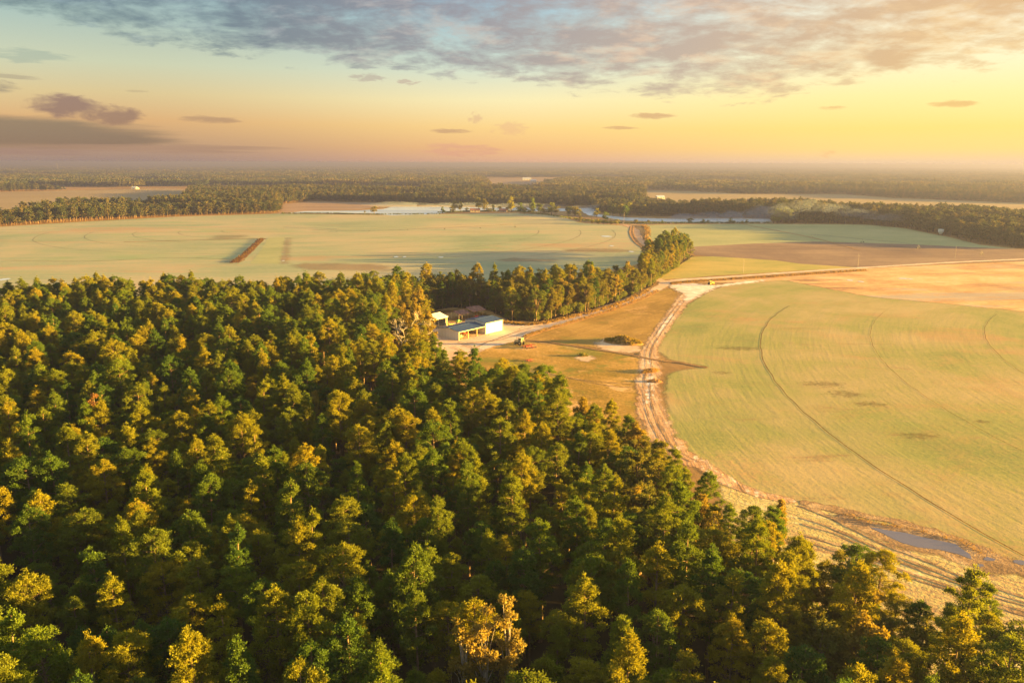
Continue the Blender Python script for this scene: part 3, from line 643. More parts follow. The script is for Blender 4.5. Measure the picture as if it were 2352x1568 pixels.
def two_mats(name, tr, cr, m0, m1):
    V, F_ = join_np([tr, cr]); mi = np.concatenate([np.zeros(len(tr[1])), np.ones(len(cr[1]))])
    return mesh_np(name, V, F_, [m0, m1], mi)

PINES = []      # (trunk mesh, crown mesh, joined mesh, H)
rs = random.Random(4)
for i in range(8):
    H = 21.; a = pine_parts(100 + i, H, (3.1, 2.4, 3.6, 2.8, 3.3, 2.3, 3.0, 3.8)[i], (.40, .34, .50, .44, .36, .42, .52, .46)[i], (44, 38, 42, 40, 46, 34, 36, 44)[i])
    PINES.append((mesh_np('pine_trunk', a[0][0], a[0][1], [M['bark']], smooth=True), mesh_np('pine_crown', a[1][0], a[1][1], [M['pine']]), two_mats('pine_whole', a[0], a[1], M['bark'], M['pine']), H))
BROADS = []
for i, (H, cr, b, mt) in enumerate([(17, 4.4, .22, 'oak'), (16, 3.8, .2, 'oak'), (18, 4.8, .25, 'oak'), (15, 3.6, .2, 'autumn'), (17, 4.0, .25, 'oak')]):
    a = broad_parts(200 + i, H, cr, b)
    BROADS.append((mesh_np('oak_trunk', a[0][0], a[0][1], [M['bark']], smooth=True), mesh_np('oak_crown', a[1][0], a[1][1], [M[mt]]), two_mats('oak_whole', a[0], a[1], M['bark'], M[mt]), H))
# understorey shrub, lower-detail trees for the woods far behind
a = broad_parts(300, 4.5, 1.9, .05, 9, 9, 10, .4, .3, 1); SHRUB = two_mats('shrub_whole', a[0], a[1], M['bark'], M['shrub'])
MIDS = []
for i in range(6):
    a = pine_parts(400 + i, 21, 3.6 + .4 * (i % 3), .28, 16, 4, 8, 1.35, .95, 1) if i < 4 else broad_parts(400 + i, 18, 4.6, .12, 12, 5, 7, 1.2, 1.0, 1)
    MIDS.append(two_mats('mid_tree', a[0], a[1], M['bark'], M['far']))
def tile_mesh(seed, size=80., sp=8.5, k=60):
    rng = np.random.default_rng(seed); parts = []
    n = int(size / sp)
    for i in range(n):
        for j in range(n):
            x = (i + .5 + rng.uniform(-.4, .4)) * sp - size / 2; y = (j + .5 + rng.uniform(-.4, .4)) * sp - size / 2; h = rng.uniform(14, 23)
            C = rng.normal(size=(7, 3)); C /= np.linalg.norm(C, axis=1)[:, None]; O = C.copy()
            C = C * np.array([2.9, 2.9, 5.5]) * rng.uniform(.6, 1, (7, 1)) + np.array([x, y, h - 6])
            parts.append(tufts(rng, C, 4, 3.4, 3.0, O, .4, .8))
    V, F_ = join_np(parts); return mesh_np('wood_tile', V, F_, [M['far']])
TILES = [tile_mesh(500 + i) for i in range(3)]

# ------------------------------------------------------------------ scattering (stuff only)
def proto_collection(name, meshes):
    c = bpy.data.collections.new(name)
    for i, m in enumerate(meshes):
        o = bpy.data.objects.new('%s_%02d' % (name, i), m); c.objects.link(o)
    return c
def scatter(name, pts, rot, sc, idx, coll, label, cat):
    n = len(pts); me = bpy.data.meshes.new(name); me.vertices.add(n)
    me.vertices.foreach_set('co', np.asarray(pts, np.float32).ravel())
    for an, ty, arr in (('rot', 'FLOAT', rot), ('idx', 'INT', idx)):
        at = me.attributes.new(an, ty, 'POINT'); at.data.foreach_set('value', np.asarray(arr, np.float32 if ty == 'FLOAT' else np.int32))
    at = me.attributes.new('scl', 'FLOAT_VECTOR', 'POINT'); at.data.foreach_set('vector', np.asarray(sc, np.float32).ravel())
    o = link(name, me); tag(o, label, cat, kind='stuff')
    ng = bpy.data.node_groups.new(name, 'GeometryNodeTree')
    ng.interface.new_socket('Geometry', in_out='INPUT', socket_type='NodeSocketGeometry'); ng.interface.new_socket('Geometry', in_out='OUTPUT', socket_type='NodeSocketGeometry')
    N = ng.nodes; L = ng.links
    gi = N.new('NodeGroupInput'); go = N.new('NodeGroupOutput'); ip = N.new('GeometryNodeInstanceOnPoints'); ci = N.new('GeometryNodeCollectionInfo')
    ci.inputs['Collection'].default_value = coll; ci.inputs['Separate Children'].default_value = True; ci.inputs['Reset Children'].default_value = True
    def attr(nm, dt):
        a = N.new('GeometryNodeInputNamedAttribute'); a.data_type = dt; a.inputs['Name'].default_value = nm; return a.outputs['Attribute']
    cx = N.new('ShaderNodeCombineXYZ'); L.new(attr('rot', 'FLOAT'), cx.inputs[2])
    L.new(gi.outputs[0], ip.inputs['Points']); L.new(ci.outputs[0], ip.inputs['Instance']); ip.inputs['Pick Instance'].default_value = True
    L.new(attr('idx', 'INT'), ip.inputs['Instance Index']); L.new(cx.outputs[0], ip.inputs['Rotation']); L.new(attr('scl', 'FLOAT_VECTOR'), ip.inputs['Scale'])
    L.new(ip.outputs[0], go.inputs[0])
    md = o.modifiers.new('scatter', 'NODES'); md.node_group = ng
    return o

# ------------------------------------------------------------------ the near wood
ONES = 'zero one two three four five six seven eight nine ten eleven twelve thirteen fourteen fifteen sixteen seventeen eighteen nineteen'.split()
TENS = 'x x twenty thirty forty fifty sixty seventy eighty ninety'.split()
def num(n):
    n = int(max(0, min(99, n)))
    return ONES[n] if n < 20 else TENS[n // 10] + ('' if n % 10 == 0 else '-' + ONES[n % 10])
USED = set()
def place_words(px, py):
    """where the top of a tree shows in the photograph, in hundredths of its width and height"""
    a, b = px / 23.52, py / 15.68
    for da, db in [(0, 0), (1, 0), (0, 1), (-1, 0), (0, -1), (1, 1), (-1, -1), (1, -1), (-1, 1)] + sorted([(i, j) for i in range(-6, 7) for j in range(-6, 7) if max(abs(i), abs(j)) > 1], key=lambda q: q[0] ** 2 + q[1] ** 2):
        k = (int(round(a)) + da, int(round(b)) + db)
        if k not in USED and 0 <= k[0] < 100 and 0 <= k[1] < 100: USED.add(k); break
    return 'crown %s percent across and %s percent down the photo' % (num(k[0]), num(k[1]))
def plant(kind, meshes, x, y, rz, sc, sz, label, cat, group):
    r = empty(kind, (x, y, 0), rz); r.scale = (sc, sc, sz); tag(r, label, cat, group)
    link('trunk', meshes[0], r)
    if meshes[1] is not None: link('crown', meshes[1], r)
    return r
def near_wood():
    rng = np.random.default_rng(11); pts = []
    s = 6.9; row = 0; y = 40.
    special = [P(*q[:3]) + (q[3],) for q in ((925, 770, 13, 7.5), (1290, 1545, 11, 2.5), (1110, 1370, 24, 3), (1165, 1385, 22.5, 3), (1065, 1420, 21, 3), (215, 915, 21, 4), (1640, 1190, 14, 3), (1130, 850, 12, 3))]
    while y < 760:
        x = -330. + (row % 2) * s / 2
        while x < 330:
            px, py = x + rng.normal() * s * .22, y + rng.normal() * s * .22
            if inside((px, py), WOOD) and rng.random() > .05: pts.append((px, py))
            x += s
        y += s * .87; row += 1
    ex = []
    for a_, b_ in zip(CAN_R[:-2], CAN_R[1:-1]):
        L_ = math.hypot(b_[0] - a_[0], b_[1] - a_[1])
        for k in range(int(L_ / (1.8 if a_[1] > 190 else .8))):
            t_ = rng.random(); dp = 24 if a_[1] < 190 else 7; q = (a_[0] + (b_[0] - a_[0]) * t_ - rng.uniform(0, dp), a_[1] + (b_[1] - a_[1]) * t_ - rng.uniform(0, dp * .7))
            if inside(q, WOOD) and all(math.hypot(q[0] - p[0], q[1] - p[1]) > 3.0 for p in pts + ex): ex.append(q)
    for k in range(5000):
        q = (rng.uniform(-120, 115), rng.uniform(380, 620))
        if inside(q, WOOD) and q[0] > -45 and dist_edge(q, WOOD) < 45 and all(math.hypot(q[0] - p[0], q[1] - p[1]) > 4.0 for p in pts + ex): ex.append(q)
    pts += ex; exs = set(ex); golds = set()
    cand = []
    for (x, y) in pts:
        de = dist_edge((x, y), WOOD)
        yard = 340 < y < 640 and x > -60
        pb = .05
        if yard and de < 30: pb = .8 if de < 14 else .55
        elif y < 260 and x > 20 and de < 26: pb = .55
        big = mnoise.noise(Vector((x / 45, y / 45, 3)))
        kind = 'oak' if rng.random() < pb else 'pine'
        h = 14.5 + 10.5 * rng.random() ** .9 + 1.5 * big
        if yard and x > -10: h *= 1.0
        if de < 9 and kind == 'pine': h = rng.uniform(15.5, 20.5) if y > 190 else rng.uniform(14, 18.5)
        dy = min(math.hypot(x - a_ - 0, y - b_) for a_, b_ in YARD_W)
        if dy < 26 and x < YARD_W[1][0] + 4: h = max(h, 18) + 2.5; gold = dy < 16 and rng.random() < .8
        else: gold = False
        if gold: kind = 'oak'
        if kind == 'oak': h = rng.uniform(17, 21) if gold else rng.uniform(13, 19)
        if gold: golds.add((x, y))
        if (x, y) in exs: h = rng.uniform(11, 17); kind = 'oak' if rng.random() < .45 else kind
        for a_, b_, c_ in special:
            if 0 < x - a_ < 40 and abs(y - b_) < 4.5: h = min(h, 18)
            if abs(x - a_) < 7 and 0 < b_ - y < (45 if c_ > 6 else 9): h = min(h, 14.5)
        if any(math.hypot(x - a_, (y - b_) * (.45 if y < b_ and c_ > 6 else 1)) < c_ for a_, b_, c_ in special): continue
        cand.append((x, y, h, kind, de))
    vis = []
    for i, (x, y, h, k, de) in enumerate(cand):
        q = proj(x, y, h * .9)
        if -30 < q[0] < 2382 and q[1] < 1590: vis.append((math.hypot(x, y), i))
    vis.sort()
    sel = set(); n = {'pine': 0, 'oak': 0}; mx = {'pine': 300, 'oak': 260}
    for _, i in vis:
        k = cand[i][3]
        if n[k] < mx[k]: n[k] += 1; sel.add(i)
    sp, sr, ss, si = [], [], [], []
    for i, (x, y, h, k, de) in enumerate(cand):
        arr = PINES if k == 'pine' else BROADS; j = 3 if (x, y) in golds and rng.random() < .7 else int(rng.integers(len(arr))); m = arr[j]; sz = h / m[3]; sc = sz ** .5 * rng.uniform(.88, 1.16); rz = rng.uniform(0, 6.28)
        if i in sel:
            q = proj(x, y, h * .93); w = place_words(q[0], q[1])
            if k == 'pine': plant('pine_tree', m, x, y, rz, sc, sz, ('tall pine, ' if h > 20 else 'shorter pine, ') + w, 'pine tree', 'pines of the near wood')
            else: plant('broadleaf_tree', m, x, y, rz, sc, sz, ('golden autumn broadleaf tree, ' if j == 3 else 'olive leafy broadleaf tree, ') + w, 'tree', 'broadleaf trees among the pines')
        else:
            sp.append((x, y, 0)); sr.append(rz); ss.append((sc, sc, sz)); si.append(j if k == 'pine' else 8 + j)
    coll = proto_collection('wood_kinds', [m[2] for m in PINES] + [m[2] for m in BROADS])
    scatter('pine_forest', sp, sr, ss, si, coll, 'dense pine wood stretching back from the nearer pines to the fields', 'forest')
    # understorey
    up = [(x + rng.normal() * 2, y + rng.normal() * 2, 0) for (x, y, h, k, de) in cand if rng.random() < (.95 if de < 12 else .4 if de < 20 else .16)]
    up = [p for p in up if inside((p[0], p[1]), WOOD)]
    for k in range(2600):
        q = (rng.uniform(-60, 130), rng.uniform(375, 640))
        if inside(q, WOOD) and dist_edge(q, WOOD) < 11: up.append((q[0], q[1], 0))
    n = len(up); s_ = rng.uniform(.5, 1.3, n)
    scatter('undergrowth', up, rng.uniform(0, 6.28, n), np.stack([s_, s_, s_], 1), np.zeros(n, int), proto_collection('shrub_kinds', [SHRUB]), 'low shrubs growing under and along the edge of the pine wood', 'undergrowth')
near_wood()

# single trees that stand out
def special_trees():
    a = bare_parts(31, 18, 1.2, .42, 6); me = mesh_np('bare_tree', a[0], a[1], [M['pale_bark']], smooth=True)
    g = P(925, 770, 13.)
    o = link('bare_tree', me); o.location = (g[0], g[1], 0); o.scale = (1.5, 1.5, 1.28); tag(o, 'big leafless tree with pale twisting limbs beside the farmyard', 'tree')
    a = bare_parts(32, 12, .8, .16, 5); me = mesh_np('bare_tree', a[0], a[1], [M['pale_bark']], smooth=True)
    g = P(1290, 1545, 11.)
    o = link('bare_tree', me); o.location = (g[0], g[1], 0); tag(o, 'small leafless white tree at the bottom edge of the photo', 'tree')
    for (x, y, z, H, cr, mt, lab, dens, kindn) in [(1110, 1370, 24, 26, 2.7, 'yellow', 'taller golden yellow poplar at the front of the wood', .8, 'poplar_tree'), (1165, 1385, 22.5, 25, 2.2, 'yellow', 'slender golden poplar just beside the tallest golden one', .8, 'poplar_tree'),
            (1065, 1420, 21, 23, 2.3, 'autumn', 'amber poplar standing lower in the golden clump', .7, 'poplar_tree'), (1795, 1150, 14, 15, 1.5, 'yellow', 'narrow bright yellow tree rising at the edge of the grain field', .9, 'poplar_tree'),
            (215, 915, 21, 23, 3.2, 'rust', 'pinkish orange autumn tree among green pines', .9, 'maple_tree'), (1640, 1190, 14, 16, 3.2, 'autumn', 'thin pinkish tree with sparse twigs at the wood edge', .35, 'maple_tree'), (1130, 850, 12, 13, 2.5, 'rust', 'small rusty tree at the wood edge below the yard', .6, 'maple_tree')]:
        p = broad_parts(int(x), H, cr, .16 if mt != 'rust' else .28, 30, 12, 20, .34, .24, 0, density=dens)
        g = P(x, y, z)
        plant(kindn, (mesh_np('trunk', p[0][0], p[0][1], [M['pale_bark']], smooth=True), mesh_np('crown', p[1][0], p[1][1], [M[mt]])), g[0], g[1], 0, 1, 1, lab, 'tree', None)
special_trees()

# trees along the lake and river, each its own
def bank_trees():
    L4 = [(215,403,345,.9),(150,398,378,.8),(685,398,355,.8),(750,395,350,.9),(770,385,308,.7),(805,385,318,.6),(850,388,355,.8),(928,385,280,.45),(972,385,283,.5),(1000,390,358,1.6),(1028,388,340,.6),(1075,388,342,.6),(1125,388,350,.8),(1155,388,285,.6),(1215,402,328,.8),(1245,402,350,1.),(1300,398,295,.5),(1290,402,360,1.6),(1355,402,325,.8),(1385,405,360,1.2),(1430,407,328,1.0),(1460,407,345,.9),(1545,416,340,.8),(1590,416,340,.9),(1620,420,370,1.),
          (1630,462,410,.6),(1740,425,365,.9),(1800,450,390,.9),(1850,415,330,.8),(1900,418,330,.8),(1935,425,345,.8),(1960,412,325,.7),(1710,472,445,1.1),(1750,474,440,1.3),(1790,475,442,1.4),(1840,476,445,1.4),(1880,476,440,1.2),(2010,470,435,1.0),(2095,468,440,.8),(2190,468,445,1.2),(2060,418,335,.7)]
    L5 = [(660,468,370,.9),(700,468,355,.8),(735,468,350,.7),(635,468,395,.8),(60,464,425,1.2),(150,467,440,1.5),(185,467,445,1.2),(340,470,432,1.3),(450,470,443,1.2),(420,470,450,1.),(360,470,445,1.3)]
    A = [Z4(a, b) + (Z4(a, c)[1], w) for a, b, c, w in L4] + [Z5(a, b) + (Z5(a, c)[1], w) for a, b, c, w in L5]
    kinds = []
    for i in range(4):
        p = broad_parts(700 + i, 10, 3.4, .08, 16, 7, 8, .7, .6, 1); kinds.append((mesh_np('trunk', p[0][0], p[0][1], [M['bark']]), mesh_np('crown', p[1][0], p[1][1], [M['oak' if i % 2 else 'pine']])))
    rng = random.Random(8)
    for i, (x, yb, yt, w) in enumerate(A):
        h = height_at(x, yb, yt); g = P(x, yb); k = h / 10; sc = h * w / 2 / 3.4 * .95
        look = 'small bushy' if h < 7 else ('tall slim' if w < .65 else 'round leafy')
        plant('waterside_tree', kinds[rng.randrange(4)], g[0], g[1], rng.uniform(0, 6), sc, k, '%s tree by the water, %s' % (look, place_words(x, (yb + yt) / 2)), 'tree', 'trees along the lake and river bank')
bank_trees()

# ------------------------------------------------------------------ woods behind, to the horizon
CLEAR = [PP(l) for l in (
 [(-1500, 560), (0, 520), (200, 508), (400, 497), (640, 489), (648, 468), (720, 462), (870, 465), (1000, 471), (1200, 473), (1350, 475), (1372, 488), (1440, 495), (1500, 497), (1600, 498), (1770, 502), (1778, 512), (1980, 515), (2080, 524), (2180, 543), (2250, 560), (2352, 571), (3000, 640), (3400, 1600), (-1500, 1600)],
 [(-1500, 580), (0, 503), (150, 488), (300, 480), (420, 466), (440, 436), (380, 433), (200, 437), (0, 441), (-1500, 455)],
 [(1480, 438), (1580, 439), (1720, 446), (1930, 446), (2050, 455), (2352, 467), (3000, 480), (3000, 516), (2352, 507), (2100, 505), (1960, 499), (1850, 492), (1600, 482), (1480, 470)],
 [(1100, 410), (1300, 408.5), (1500, 410), (1500, 413), (1400, 418), (1300, 418), (1215, 434), (1105, 434)],
 [(1530, 415), (1720, 416.5), (1720, 422), (1530, 421)])]
# shelter belt east of the frame keeps the low sun off parts of the far fields
EAST = [[P(1700, 516), P(1770, 514)]]
def mid_woods():
    rng = np.random.default_rng(21); s = 8.2
    ys = np.arange(780, 2300, s * .9); P_ = []
    for i, y in enumerate(ys):
        w = y * .72 + 90; x = np.arange(-w, w, s) + (i % 2) * s / 2; P_.append(np.stack([x, np.full(len(x), y)], 1))
    P_ = np.concatenate(P_); P_ += rng.normal(size=P_.shape) * s * .22
    ok = np.ones(len(P_), bool)
    for c in CLEAR: ok &= ~inside_np(P_[:, 0], P_[:, 1], c)
    ok &= rng.random(len(P_)) > .04
    P_ = P_[ok]
    nz = np.array([mnoise.noise(Vector((p[0] / 160, p[1] / 160, 5))) for p in P_]); nz2 = np.array([mnoise.noise(Vector((p[0] / 60, p[1] / 60, 15))) for p in P_])
    nz3 = np.array([mnoise.cell(Vector((p[0] / 130 + nz_ * .8, p[1] / 90, 4))) for p, nz_ in zip(P_, nz)])
    h = (rng.uniform(.68, 1.06, len(P_)) + .22 * nz + .12 * nz2 + .22 * (nz3 - .4))
    idx = np.where(rng.random(len(P_)) < np.clip(.35 + nz * .9, .05, .8), rng.integers(4, 6, len(P_)), rng.integers(0, 4, len(P_)))
    left = (P_[:, 0] < -250) & (P_[:, 1] < 1650)
    right = (P_[:, 0] > 250) & (P_[:, 1] < 1330)
    coll = proto_collection('far_kinds', MIDS)
    for nm, mk, lab in (('treeline', left, 'dark treeline bordering the far side of the pale grain field'), ('treeline', right, 'misty treeline behind the green and ploughed fields'), ('forest', ~left & ~right, 'dark green forest on the far bank of the lake')):
        bk = 1.3 if mk is right else 1.0; n = int(mk.sum()); pts = np.concatenate([P_[mk], np.zeros((n, 1))], 1); hh = h[mk]
        scatter(nm, pts, rng.uniform(0, 6.28, n), np.stack([rng.uniform(.9, 1.35, n) * bk, rng.uniform(.9, 1.35, n) * bk, hh * (.55 + .45 * bk)], 1), idx[mk], coll, lab, 'forest')
    # tiles from there to the horizon
    T = []; S = []
    for y0, y1, size, thr in ((2300, 5200, 80, .33), (5200, 13000, 160, .30), (13000, 42000, 480, .36)):
        for y in np.arange(y0 + size / 2, y1, size):
            w = y * .72 + 300
            for x in np.arange(-w, w, size):
                nn = mnoise.fractal(Vector((x / 1500, y / 700, 2.2)), 1, 2, 3)
                if nn > thr: continue
                if any(inside((x, y), c) for c in CLEAR[1:]): continue
                T.append((x, y, 0)); S.append((size / 80 * 1.02, size / 80 * 1.02, rng.uniform(.8, 1.15) * (1 + .25 * mnoise.noise(Vector((x / 900, y / 900, 7)))) * (1 + 1.2 * max(0, (y - 20000) / 20000) * max(0, .3 + mnoise.noise(Vector((x / 5000, y / 9000, 1)))))))
    n = len(T)
    scatter('distant_forest', T, rng.integers(0, 4, n) * math.pi / 2, S, rng.integers(0, 3, n), proto_collection('tile_kinds', TILES), 'hazy forest reaching to the horizon', 'forest')
mid_woods()

# ------------------------------------------------------------------ buildings of the farmyard
M['roof_blue'] = pmat('blue_metal_roof', (.035, .06, .13), .45, .3, .15, .6)
M['roof_white'] = pmat('galvanised_roof', (.50, .52, .62), .5, .2, .12, .5)
M['roof_brown'] = pmat('rusty_roof', (.20, .09, .07), .85, 0, .35, .5)
M['wall_white'] = pmat('white_cladding', (.60, .60, .58), .6, 0, .08, .8, streak=True)
M['door_white'] = pmat('white_sliding_door', (.50, .66, .72), .5, 0, .06, .6, streak=True)
M['trim'] = pmat('cream_trim', (.50, .44, .32), .6, 0, .08)
M['wood'] = pmat('timber_post', (.36, .22, .12), .85, 0, .25, 2)
M['girt'] = pmat('pale_timber', (.48, .40, .32), .85, 0, .2, 2)
M['grey_wood'] = pmat('weathered_pole', (.34, .29, .25), .9, 0, .25, 2)
M['concrete'] = pmat('concrete', (.42, .40, .37), .9)
M['steel'] = pmat('galvanised_steel', (.16, .15, .15), .6, .3)
M['red'] = pmat('red_paint', (.42, .05, .03), .5, 0, .25, 2)
M['green'] = pmat('green_paint', (.06, .22, .05), .5, 0, .2, 2)
M['yellow_paint'] = pmat('yellow_paint', (.62, .42, .06), .5, 0, .2, 2)
M['cream_paint'] = pmat('faded_cream_paint', (.55, .44, .24), .55, 0, .2, 2)
M['tyre'] = pmat('rubber', (.03, .028, .026), .9)
M['dark'] = pmat('charred_wood', (.03, .025, .02), .9, 0, .3, 3)
M['glass'] = pmat('cab_glass', (.08, .10, .11), .1, 0, .1, 1, .8)
M['discs'] = pmat('worn_steel', (.30, .24, .20), .5, .5, .3, 3)
ANG = math.atan2(.763, .647)      # direction of the long front wall
def roof(mb, x0, x1, y0, y1, ze, zr, th=.12, ov=.4):
    ym = (y0 + y1) / 2; k = (zr - ze) / (ym - y0); yo0, yo1 = y0 - ov, y1 + ov; z0 = ze - k * ov
    mb.prism_x([(yo0, z0 + .02), (ym, zr + .02), (yo1, z0 + .02), (yo1, z0 + .02 + th), (ym, zr + .02 + th), (yo0, z0 + .02 + th)], x0, x1)
    n = int((x1 - x0) / .9)
    for i in range(1, n):      # standing seams
        x = x0 + (x1 - x0) * i / n
        for ya, za, yb, zb in ((yo0, z0, ym, zr), (yo1, z0, ym, zr)):
            a = Vector((x, ya, za + .02 + th)); b = Vector((x, yb, zb + .02 + th)); mb.tube(a, b, .03, n=4, caps=False)
    mb.tube((x0, ym, zr + th + .02), (x1, ym, zr + th + .02), .09, n=6)
def farmyard():
    s = empty('open_shed', (-24.5, 358.9, 0), ANG); tag(s, 'long blue-roofed equipment shed with an open front joined to the white barn', 'shed')
    Lx, W, e, r = 18.2, 13.4, 4.05, 5.1
    mb = MB(); roof(mb, -.35, Lx - .02, 0, W, e, r); mb.build('roof', M['roof_blue'], s)
    mb = MB(); poly = [(0, 0), (W, 0), (W, e), (W / 2, r), (0, e)]
    mb.prism_x(poly, 0, .15); mb.build('end_wall', M['wall_white'], s)
    mb = MB(); mb.box(.2, Lx - .2, W - .15, W, 0, e - .05); mb.build('back_wall', M['wall_white'], s)
    mb = MB()
    for z in (1.0, 2.0, 3.0): mb.box(.16, .24, .3, W - .3, z, z + .12); mb.box(.3, Lx - .3, W - .28, W - .16, z, z + .12)
    mb.build('girt', M['girt'], s)
    for x in (.22, 6.2, 12.2): MB().box(x, x + .34, .04, .38, 0, e - .1).build('post', M['wood'], s)
    MB().box(0.2, Lx - .1, -.02, .2, e - .42, e - .12).build('fascia', M['trim'], s)
    MB().box(-.06, .14, -.08, .0, 0, e).build('corner_trim', M['trim'], s)
    b = empty('barn', (-24.5 + .647 * 18.2, 358.9 + .763 * 18.2, 0), ANG); tag(b, 'tall white barn with blue roof and big sunlit sliding doors', 'barn')
    L2, W2, e2, r2 = 12.5, 13.4, 5.4, 6.4
    mb = MB(); roof(mb, -.25, L2 + .3, 0, W2, e2, r2); mb.build('roof', M['roof_blue'], b)
    mb = MB(); mb.box(0.16, L2 - .16, .0, .15, 0, e2 - .02); mb.box(.16, L2 - .16, W2 - .15, W2, 0, e2 - .02)
    poly = [(0, 0), (W2, 0), (W2, e2 - .01), (W2 / 2, r2 - .01), (0, e2 - .01)]; mb.prism_x(poly, 0, .15); mb.prism_x(poly, L2 - .15, L2); mb.build('wall', M['wall_white'], b)
    for i in range(4):
        x0 = .35 + i * 2.98
        d = MB().box(x0, x0 + 2.85, -.10, -.02, .15, e2 - .45).build('sliding_door', M['door_white'], b)
        mm = MB()
        for k in range(1, 10): mm.box(x0 + k * .285 - .02, x0 + k * .285 + .02, -.115, -.10, .2, e2 - .5)
        mm.build('rib', M['door_white'], d)
    MB().box(-.02, L2 + .02, -.24, -.10, e2 - .42, e2 - .14).build('door_track', M['trim'], b)
    for x in (-.06, L2 / 2 - .06, L2 - .08): MB().box(x, x + .15, -.14, -.02, 0, e2 - .42).build('corner_trim', M['trim'], b)
    MB().box(-1.1, -.2, .1, .25, 0, 0.01).v
    # white shed behind
    w = empty('open_shed', (-32.5 - .607 * 19.8, 392.5 - .795 * 19.8, 0), math.atan2(.795, .607)); tag(w, 'white-roofed open shed half hidden behind the golden trees', 'shed')
    Lw, Ww, ew, rw = 19.8, 10., 4.9, 6.3
    mb = MB(); roof(mb, -.3, Lw + .3, 0, Ww, ew, rw); mb.build('roof', M['roof_white'], w)
    mb = MB(); mb.box(.2, Lw - .2, Ww - .12, Ww, 0, ew - .05); mb.build('back_wall', M['wall_white'], w)
    MB().prism_x([(.0, 0), (Ww, 0), (Ww, ew - .02), (Ww / 2, rw - .02), (0, ew - .02)], 0, .12).build('end_wall', M['wall_white'], w)
    MB().prism_x([(.9, .0), (Ww, 0), (Ww, ew - .02), (Ww / 2, rw - .02), (.9, ew)], Lw - .14, Lw - .02).build('end_wall', M['wall_white'], w)
    mb = MB()
    for z in (.8, 1.6, 2.4, 3.2, 4.0): mb.box(.3, Lw - .3, Ww - .25, Ww - .13, z, z + .12); mb.box(Lw - .26, Lw - .15, 1., Ww - .3, z, z + .12)
    mb.build('girt', M['dark'], w)
    for x in (.1, 6.6, 13.1, Lw - .42): MB().box(x, x + .3, .0, .3, 0, ew - .1).build('post', M['trim'], w)
    MB().box(-.1, Lw + .1, -.12, -.01, ew - .5, ew - .1).build('fascia', M['trim'], w)
    # brown pole barn
    p = empty('pole_barn', (-27.6, 405.0, 0), math.atan2(.72, .69)); tag(p, 'low rusty brown roofed pole barn on thin posts under the trees', 'pole barn')
    mb = MB(); roof(mb, 0, 8.4, 0, 9, 3.4, 4.5, ov=.5); mb.build('roof', M['roof_brown'], p)
    mb = MB(); roof(mb, 8.6, 18, -1.5, 9.5, 4.0, 5.5, ov=.5); mb.build('roof', M['roof_brown'], p)
    for x in np.linspace(.3, 17.6, 9):
        for y in (.2, 8.6): MB().tube((x, y, 0), (x, y, 3.35 if x < 8.5 else 4.05), .10).build('post', M['grey_wood'], p)
    # diesel tank / yellow cart by the white shed, pallet of pickets
    g = P(*[(1030 + 580 / 7.84) * .9378, (740 + 445 / 7.84) * .9378])
    c = empty('flat_trailer', (g[0], g[1], 0), .6); tag(c, 'small yellow flat trailer parked beside the white-roofed shed', 'trailer')
    MB().box(-1.6, 1.6, -.8, .8, .6, .8).build('bed', M['yellow_paint'], c); MB().box(-1.6, -1.5, -.8, .8, .8, 1.5).build('headboard', M['yellow_paint'], c)
    for x, y in ((-1, .75), (1, .75), (-1, -.75), (1, -.75)): MB().tube((x, y - .1, .35), (x, y + .1, .35), .35, n=12).build('wheel', M['tyre'], c)
    MB().tube((1.6, 0, .6), (2.6, 0, .4), .05).build('drawbar', M['steel'], c)
    # equipment under the sheds
    c = hayrig((-24.5 + .647 * 3.2 - .763 * 2.2, 358.9 + .763 * 3.2 + .647 * 2.2, 0), ANG + .4, M['cream_paint'], 'cream farm implement parked in the shed mouth behind the first post')
    c = hayrig((-24.5 + .647 * 10 - .763 * 6.2, 358.9 + .763 * 10 + .647 * 6.2, 0), ANG + 1.2, M['red'], 'red farm implement stored deep inside the blue-roofed shed')
    c = hayrig((-18.5, 411.5, 0), .3, M['red'], 'red implement parked under the rusty pole barn')
    c = hayrig((-27.5, 399.5, 0), 1.0, M['green'], 'green implement among weeds beside the rusty pole barn')
    # heater box by the end wall
    g = P((1030 + 410 / 7.84) * .9378, (740 + 655 / 7.84) * .9378)
    t = empty('fuel_tank', (g[0], g[1], 0), .3); tag(t, 'small dark fuel tank on legs by the shed end wall', 'tank')
    MB().tube((-.7, 0, .9), (.7, 0, .9), .45, n=14).build('tank', M['dark'], t)
    for x, y in ((-.5, .25), (.5, .25), (-.5, -.25), (.5, -.25)): MB().box(x - .05, x + .05, y - .05, y + .05, 0, .6).build('leg', M['steel'], t)
def hayrig(loc, rz, mat, label):
    """a drawn implement: frame, toolbar with shanks, two wheels, drawbar"""
    r = empty('farm_implement', loc, rz); tag(r, label, 'farm implement')
    mb = MB(); mb.box(-2.0, 2.0, -.9, -.75, .9, 1.05); mb.box(-2.0, 2.0, .75, .9, .9, 1.05)
    for x in (-1.6, -.5, .5, 1.6): mb.box(x - .07, x + .07, -.75, .75, .9, 1.05)
    mb.build('frame', mat, r)
    mb = MB()
    for x in np.linspace(-1.9, 1.9, 9): mb.tube((x, -.8, .9), (x + .1, -.8, .15), .05, .03); mb.tube((x, .8, .9), (x + .1, .8, .15), .05, .03)
    mb.build('shank', M['discs'], r)
    MB().tube((0, -.9, .95), (0, -2.8, .6), .09).build('drawbar', mat, r)
    MB().box(-.8, .8, -.5, .5, 1.06, 1.8).build('hopper', mat, r)
    for x in (-1.2, 1.2): MB().tube((x - .12, 0, .42), (x + .12, 0, .42), .42, n=14).build('wheel', M['tyre'], r)
    return r
